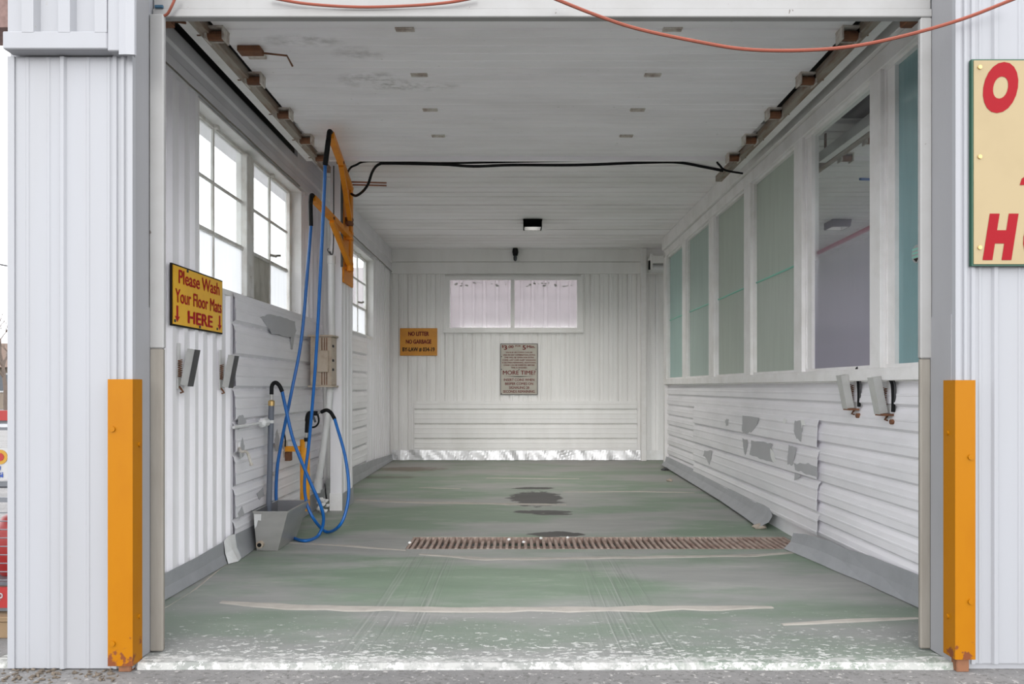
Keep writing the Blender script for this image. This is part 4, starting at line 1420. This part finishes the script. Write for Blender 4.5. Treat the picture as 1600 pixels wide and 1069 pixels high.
# ---- conduits
co = thing('conduit', 'white vertical pipe running down from the boom to the electrical box', 'pipe', (-1.84, 7.34, 1.7))
MB().tube([(-1.838, 7.35, 2.50), (-1.838, 7.35, 1.705)], .034, 14).build('pipe', M['pvc'], co, smooth=True)
MB().tube([(-1.838, 7.35, 2.50), (-1.838, 7.35, 2.42)], .041, 14).build('coupling', M['pvc'], co, smooth=True)
MB().tube(spline([(-1.838, 7.35, 2.5), (-1.85, 7.33, 2.54), (-1.82, 7.35, 2.58), (-1.823, 7.38, 3.4)], 6), .006, 6).build('wire', M['darkgrey'], co)
MB().tube(spline([(-1.838, 7.35, 2.5), (-1.87, 7.33, 2.55), (-1.86, 7.32, 2.57)], 6), .005, 6).build('wire_end', M['darkgrey'], co)
co = thing('drain_pipe', 'white slanting pipe below the electrical box with a rotted foot', 'pipe', (-1.95, 7.33, 0))
MB().tube([(-1.845, 7.32, 1.20), (-1.86, 7.32, .95), (-1.955, 7.31, .28), (-1.965, 7.30, .16)], .032, 12).build('pipe', M['pvc'], co, smooth=True)
MB().tube([(-1.955, 7.31, .29), (-1.962, 7.305, .20)], .041, 12).build('coupling', M['pvc'], co, smooth=True)
mb = MB()
for i in range(16):
    q = Vector((-1.95 + .08 * rnd.random(), 7.22 + .12 * rnd.random(), -.015 + .13 * rnd.random() ** 1.5))
    mb.tube([q - Vector((.02, 0, .012)), q, q + Vector((.022, .006, .012))], [.006, .02, .006], 5)
mb.build('flaking_foot', M['flaky'] if 'flaky' in M else M['board'], co, kind='stuff')

# ---- copper stubs and cables under the door end
for z, lab in ((0, 'upper of two short copper pipes beside the boom'), (-.028, 'lower of two short copper pipes beside the boom')):
    MB().tube([(-1.72, 7.56, 3.29 + z), (-1.33, 7.56, 3.28 + z)], .0085, 8).build('copper_pipe', M['copper'], smooth=True, label=lab, cat='pipe', group='copper stubs')
Yc = 6.9
cb = [at(548, 262, Yc), at(556, 258, Yc), at(575, 252, Yc), at(640, 254, Yc), at(700, 255, Yc), at(800, 253, Yc), at(900, 251, Yc), at(1010, 250, Yc), at(1108, 248, Yc), at(1122, 256, Yc), at(1133, 266, Yc), at(1160, 271, Yc + .1)]
cb = [at(541, 279, 7.4), at(543, 270, 7.1)] + cb
MB().tube(spline(cb, 5), .010, 7).build('cable', M['black'], smooth=True, label='upper black cable strung along the end of the raised door', cat='cable')
cb = [at(549, 303, 7.45), at(556, 306, 7.35), at(566, 300, 7.2), at(575, 288, 7.1), at(582, 268, 7.0), at(592, 257, Yc), at(610, 255.5, Yc), at(690, 257, Yc), at(740, 260, Yc), at(800, 258, Yc), at(900, 258, Yc), at(1010, 254, Yc), at(1060, 254, Yc), at(1100, 261, Yc), at(1130, 267, Yc)]
MB().tube(spline(cb, 5), .013, 7).build('cable', M['black'], smooth=True, label='thick lower black cable bending down to the boom plate', cat='cable')
cb = [at(1020, 249, Yc), at(1060, 252, Yc), at(1100, 258, Yc), at(1128, 265, Yc)]
MB().tube(spline(cb, 5), .006, 6).build('cable', M['pvc'], smooth=True, label='thin white cable beside the black cables at the right', cat='cable')

# ---- orange extension cords over the header
cd = [at(420, -4, 3.37), at(480, 6, 3.375), at(560, 11, 3.38), at(640, 9, 3.38), at(700, 4, 3.375), at(745, -4, 3.37)]
MB().tube(spline(cd, 6), .0065, 7).build('extension_cord', M['cord'], smooth=True, label='faded orange cord lying against the header at upper left', cat='cord')
cd = [at(275, -6, 3.36), at(268, 10, 3.36), at(260, 23, 3.37), at(246, 27, 3.375)]
MB().tube(spline(cd, 6), .006, 7).build('extension_cord', M['cord'], smooth=True, label='short end of faded cord at the left header corner', cat='cord')
cd = [at(862, -4, 3.30), at(935, 25, 3.30), at(1000, 46, 3.30), at(1100, 67, 3.28), at(1165, 77, 3.27), at(1240, 79, 3.25), at(1320, 74, 3.22), at(1400, 59, 3.18), at(1500, 31, 3.15), at(1590, -4, 3.12)]
MB().tube(spline(cd, 6), .0075, 7).build('extension_cord', M['cord'], smooth=True, label='long faded orange cord drooping across the upper right of the opening', cat='cord')

# ---- lamps
for X, lab in ((.21, 'black flat ceiling lamp over the middle of the bay'), (4.37, 'dark ceiling lamp in the next bay behind the purple pane')):
    t = thing('ceiling_lamp', lab, 'lamp', (X, 10.1, 3.46))
    MB().prism([(-.13, .0), (.13, 0), (.115, -.095), (-.115, -.095)], (X, 9.98, 3.46), X1, Z1, (0, .05, 0)).build('front_housing', M['lamp_black'], t)
    hs = MB().box(X - .125, X - .110, 10.03, 10.26, 3.365, 3.46).box(X + .110, X + .125, 10.03, 10.26, 3.365, 3.46)
    hs.box(X - .125, X + .125, 10.26, 10.27, 3.365, 3.46)
    hs.box(X - .11, X + .11, 10.03, 10.26, 3.457, 3.46)
    hs.build('housing', M['lamp_black'], t)
    MB().bbox(X - .108, X + .108, 10.032, 10.255, 3.446, 3.456).build('diffuser', M['diffuser'], t)
    la = bpy.data.lights.new('added_fill_light', 'AREA')      # fill light added inside the unlit lamp to brighten the bay
    la.shape = 'RECTANGLE'; la.size = .19; la.size_y = .19
    la.energy = 14.5 if X < 1 else 8
    la.color = (1.0, .97, .92)
    lo = bpy.data.objects.new('added_fill_light', la)
    COL.objects.link(lo)
    lo.location = (X, 10.145, 3.444)
t = thing('bulb_holder', 'small black lamp holder with a clear bulb on the back fascia', 'lamp', (-.03, 12.1, 3.3))
MB().tube([(-.03, 12.15, 3.44), (-.03, 12.10, 3.44), (-.03, 12.09, 3.40), (-.03, 12.09, 3.34)], [.03, .045, .05, .036], 12).build('socket', M['black'], t, smooth=True)
MB().tube([(-.03, 12.09, 3.34), (-.03, 12.09, 3.31), (-.03, 12.09, 3.27), (-.03, 12.09, 3.25)], [.022, .03, .026, .008], 12).build('bulb', M['glassdark'], t, smooth=True)

# ---- door-opener box in the far right corner
t = thing('duct_box', 'white wrapped box high in the far right corner beside the end post', 'box', (2.3, 11.9, 3.05))
MB().bbox(2.13, 2.60, 11.85, 12.13, 3.18, 3.30).build('box', M['board'], t)
MB().tube([(2.14, 11.98, 3.115), (2.60, 11.98, 3.115)], .075, 14).build('wrap', M['foil'], t, smooth=True)
MB().bbox(2.125, 2.16, 11.83, 11.86, 3.08, 3.33).build('bracket', M['board'], t)
MB().box(2.10, 2.128, 11.84, 11.90, 3.08, 3.22).build('motor', M['black'], t)

# ---- blue hose in the next bay
MB().tube(spline([(3.05, 6.6, 3.05), (3.5, 6.9, 3.12), (4.1, 7.1, 3.10), (5.5, 7.2, 3.02)], 6), .013, 7).build('hose', M['blue'], smooth=True,
    label='dark blue hose strung across the next bay, seen through the purple pane', cat='hose')

# ================================================================== OUTSIDE
# neighbour building's ribbed wall behind the back window
nw = thing('neighbouring_building', 'pinkish ribbed metal wall seen through the back window', 'building', (0, 14.0, 0))
for i in range(12):
    ribbed('wall_sheet', nw, M['neighbour'], (-5.4 + .918 * i, 14.1, -.03), X1, Z1, -Y1, .918, 3.5, RIBN, .05)

# retail rack left of the building
rk = thing('bag_rack', 'grey wire display rack with red panels outside left of the pier', 'rack', (-3.0, 3.9, 0))
fr = MB()
for x in (-3.55, -2.46):
    for y in (3.70, 4.2):
        fr.box(x - .015, x + .015, y - .015, y + .015, .08, 1.10)
for z in (.10, .64, .72, 1.03):
    fr.box(-3.55, -2.46, 3.685, 3.70, z - .012, z + .012)
    fr.box(-3.55, -2.46, 4.20, 4.215, z - .012, z + .012)
fr.build('frame', M['rackgrey'], rk)
MB().box(-3.55, -2.45, 3.66, 3.682, 1.035, 1.085).build('top_panel', M['rackred'], rk)
MB().box(-3.55, -2.46, 3.70, 4.2, .985, 1.0).build('shelf', M['rackgrey'], rk)
sp_ = MB().box(-3.55, -2.45, 3.664, 3.682, .745, .90).build('logo_panel', M['white_print'], rk)
MB().tube([(-2.55, 3.664, .855), (-2.55, 3.661, .855)], .036, 20).build('emblem', M['yellow_print'], rk)
MB().tube([(-2.55, 3.661, .855), (-2.55, 3.6595, .855)], .020, 16).build('emblem_centre', M['rackred'], rk)
text_on('U', (-2.555, 3.664, .80), X1, Z1, -Y1, .016, .022, M['blue_print'], rk, .03)
text_on('Bi', (-2.553, 3.664, .768), X1, Z1, -Y1, .035, .028, M['blue_print'], rk, .04)
MB().box(-3.55, -2.45, 3.664, 3.682, .11, .21).build('lower_panel', M['rackred'], rk)
text_on('mp', (-2.562, 3.664, .165), X1, Z1, -Y1, .05, .04, M['white_print'], rk, .03)
for k in range(9):
    zz = .24 + k * .042
    MB().tube([(-3.55, 3.690, zz), (-2.46, 3.690, zz)], .003, 5).build('wire', M['rackgrey'], rk)
for k in range(22):
    xx = -3.53 + k * .05
    MB().tube([(xx, 3.693, .22), (xx, 3.693, .64)], .003, 5).build('wire', M['rackgrey'], rk)
for i, x in enumerate((-2.62,)):
    b = MB().tube([(x, 3.95, .22), (x, 3.95, .26), (x, 3.95, .45), (x, 3.95, .52), (x, 3.95, .55)], [.11, .135, .135, .10, .04], 14)
    b.build('gas_bottle', M['rackred'], smooth=True, label='red gas bottle standing behind the wires of the rack outside', cat='bottle')
MB().box(-3.5, -2.5, 3.74, 4.18, .20, .219).build('bottle_shelf', M['rackgrey'], rk)
pl = thing('pallet', 'wooden pallet under the display rack outside', 'pallet', (-3.0, 3.9, 0))
for k in range(6):
    MB().bbox(-3.6, -2.43, 3.62 + .11 * k, 3.71 + .11 * k, .052, .078).build('slat', M['wood'], pl)
for x in (-3.5, -3.0, -2.52):
    MB().bbox(x - .045, x + .045, 3.63, 4.25, -.03, .052).build('runner', M['wood'], pl)

# house and bare tree far off to the left
hs = thing('house', 'beige house with brown roof in the distance at far left', 'house', (-28, 42, 0))
MB().box(-33, -25.5, 42, 50, -.03, 2.3).build('wall', M['house'], hs)
MB().prism([(-.4, 0), (8.4, 0), (4.0, 1.6)], (-33, 41.6, 2.3), Y1, Z1, (7.9, 0, 0)).build('roof', M['roofbrown'], hs)
for x in (-31.2, -29.2, -27.2):
    f_ = MB().box(x - .55, x + .55, 41.93, 42.02, .9, 2.0).build('window', M['white_print'], hs)
    MB().box(x - .45, x + .45, 41.9, 41.93, 1.0, 1.9).build('pane', M['glassdark'], f_)


def tree(name, label, base, hgt, seed):
    r = random.Random(seed)
    mb = MB(); tw = MB()
    def grow(p, d, L, rad, lev):
        pts = [p]
        for i in range(4):
            d = (d + Vector((r.uniform(-.22, .22), r.uniform(-.22, .22), r.uniform(-.05, .15)))).normalized()
            pts.append(pts[-1] + d * L / 4)
        (mb if lev < 2 else tw).tube(pts, [rad * (1 - .12 * i) for i in range(5)], 6 if lev < 2 else 4, False)
        if lev < 4:
            for _ in range(4 if lev < 3 else 3):
                q = pts[r.randint(2, 4)]
                nd = (d + Vector((r.uniform(-1, 1), r.uniform(-1, 1), r.uniform(-.2, .7)))).normalized()
                grow(q, nd, L * .62, rad * .5, lev + 1)
    grow(Vector(base), Vector((0, 0, 1)), hgt * .4, hgt * .02, 0)
    t = thing(name, label, 'tree', base)
    mb.build('trunk', M['bark'], t)
    tw.build('twigs', M['bark'], t, kind='stuff')


tree('bare_tree', 'leafless tree in front of the distant house at far left', (-20.6, 30, -.03), 5.5, 3)
# power line beyond the left windows
MB().tube(spline([(-7.2, 4, 2.75), (-7.2, 12, 2.95), (-7.2, 22, 3.2), (-7.2, 40, 3.9)], 4), .012, 6).build('power_line', M['darkgrey'], smooth=True,
    label='thin dark overhead wire outside the left windows', cat='wire')
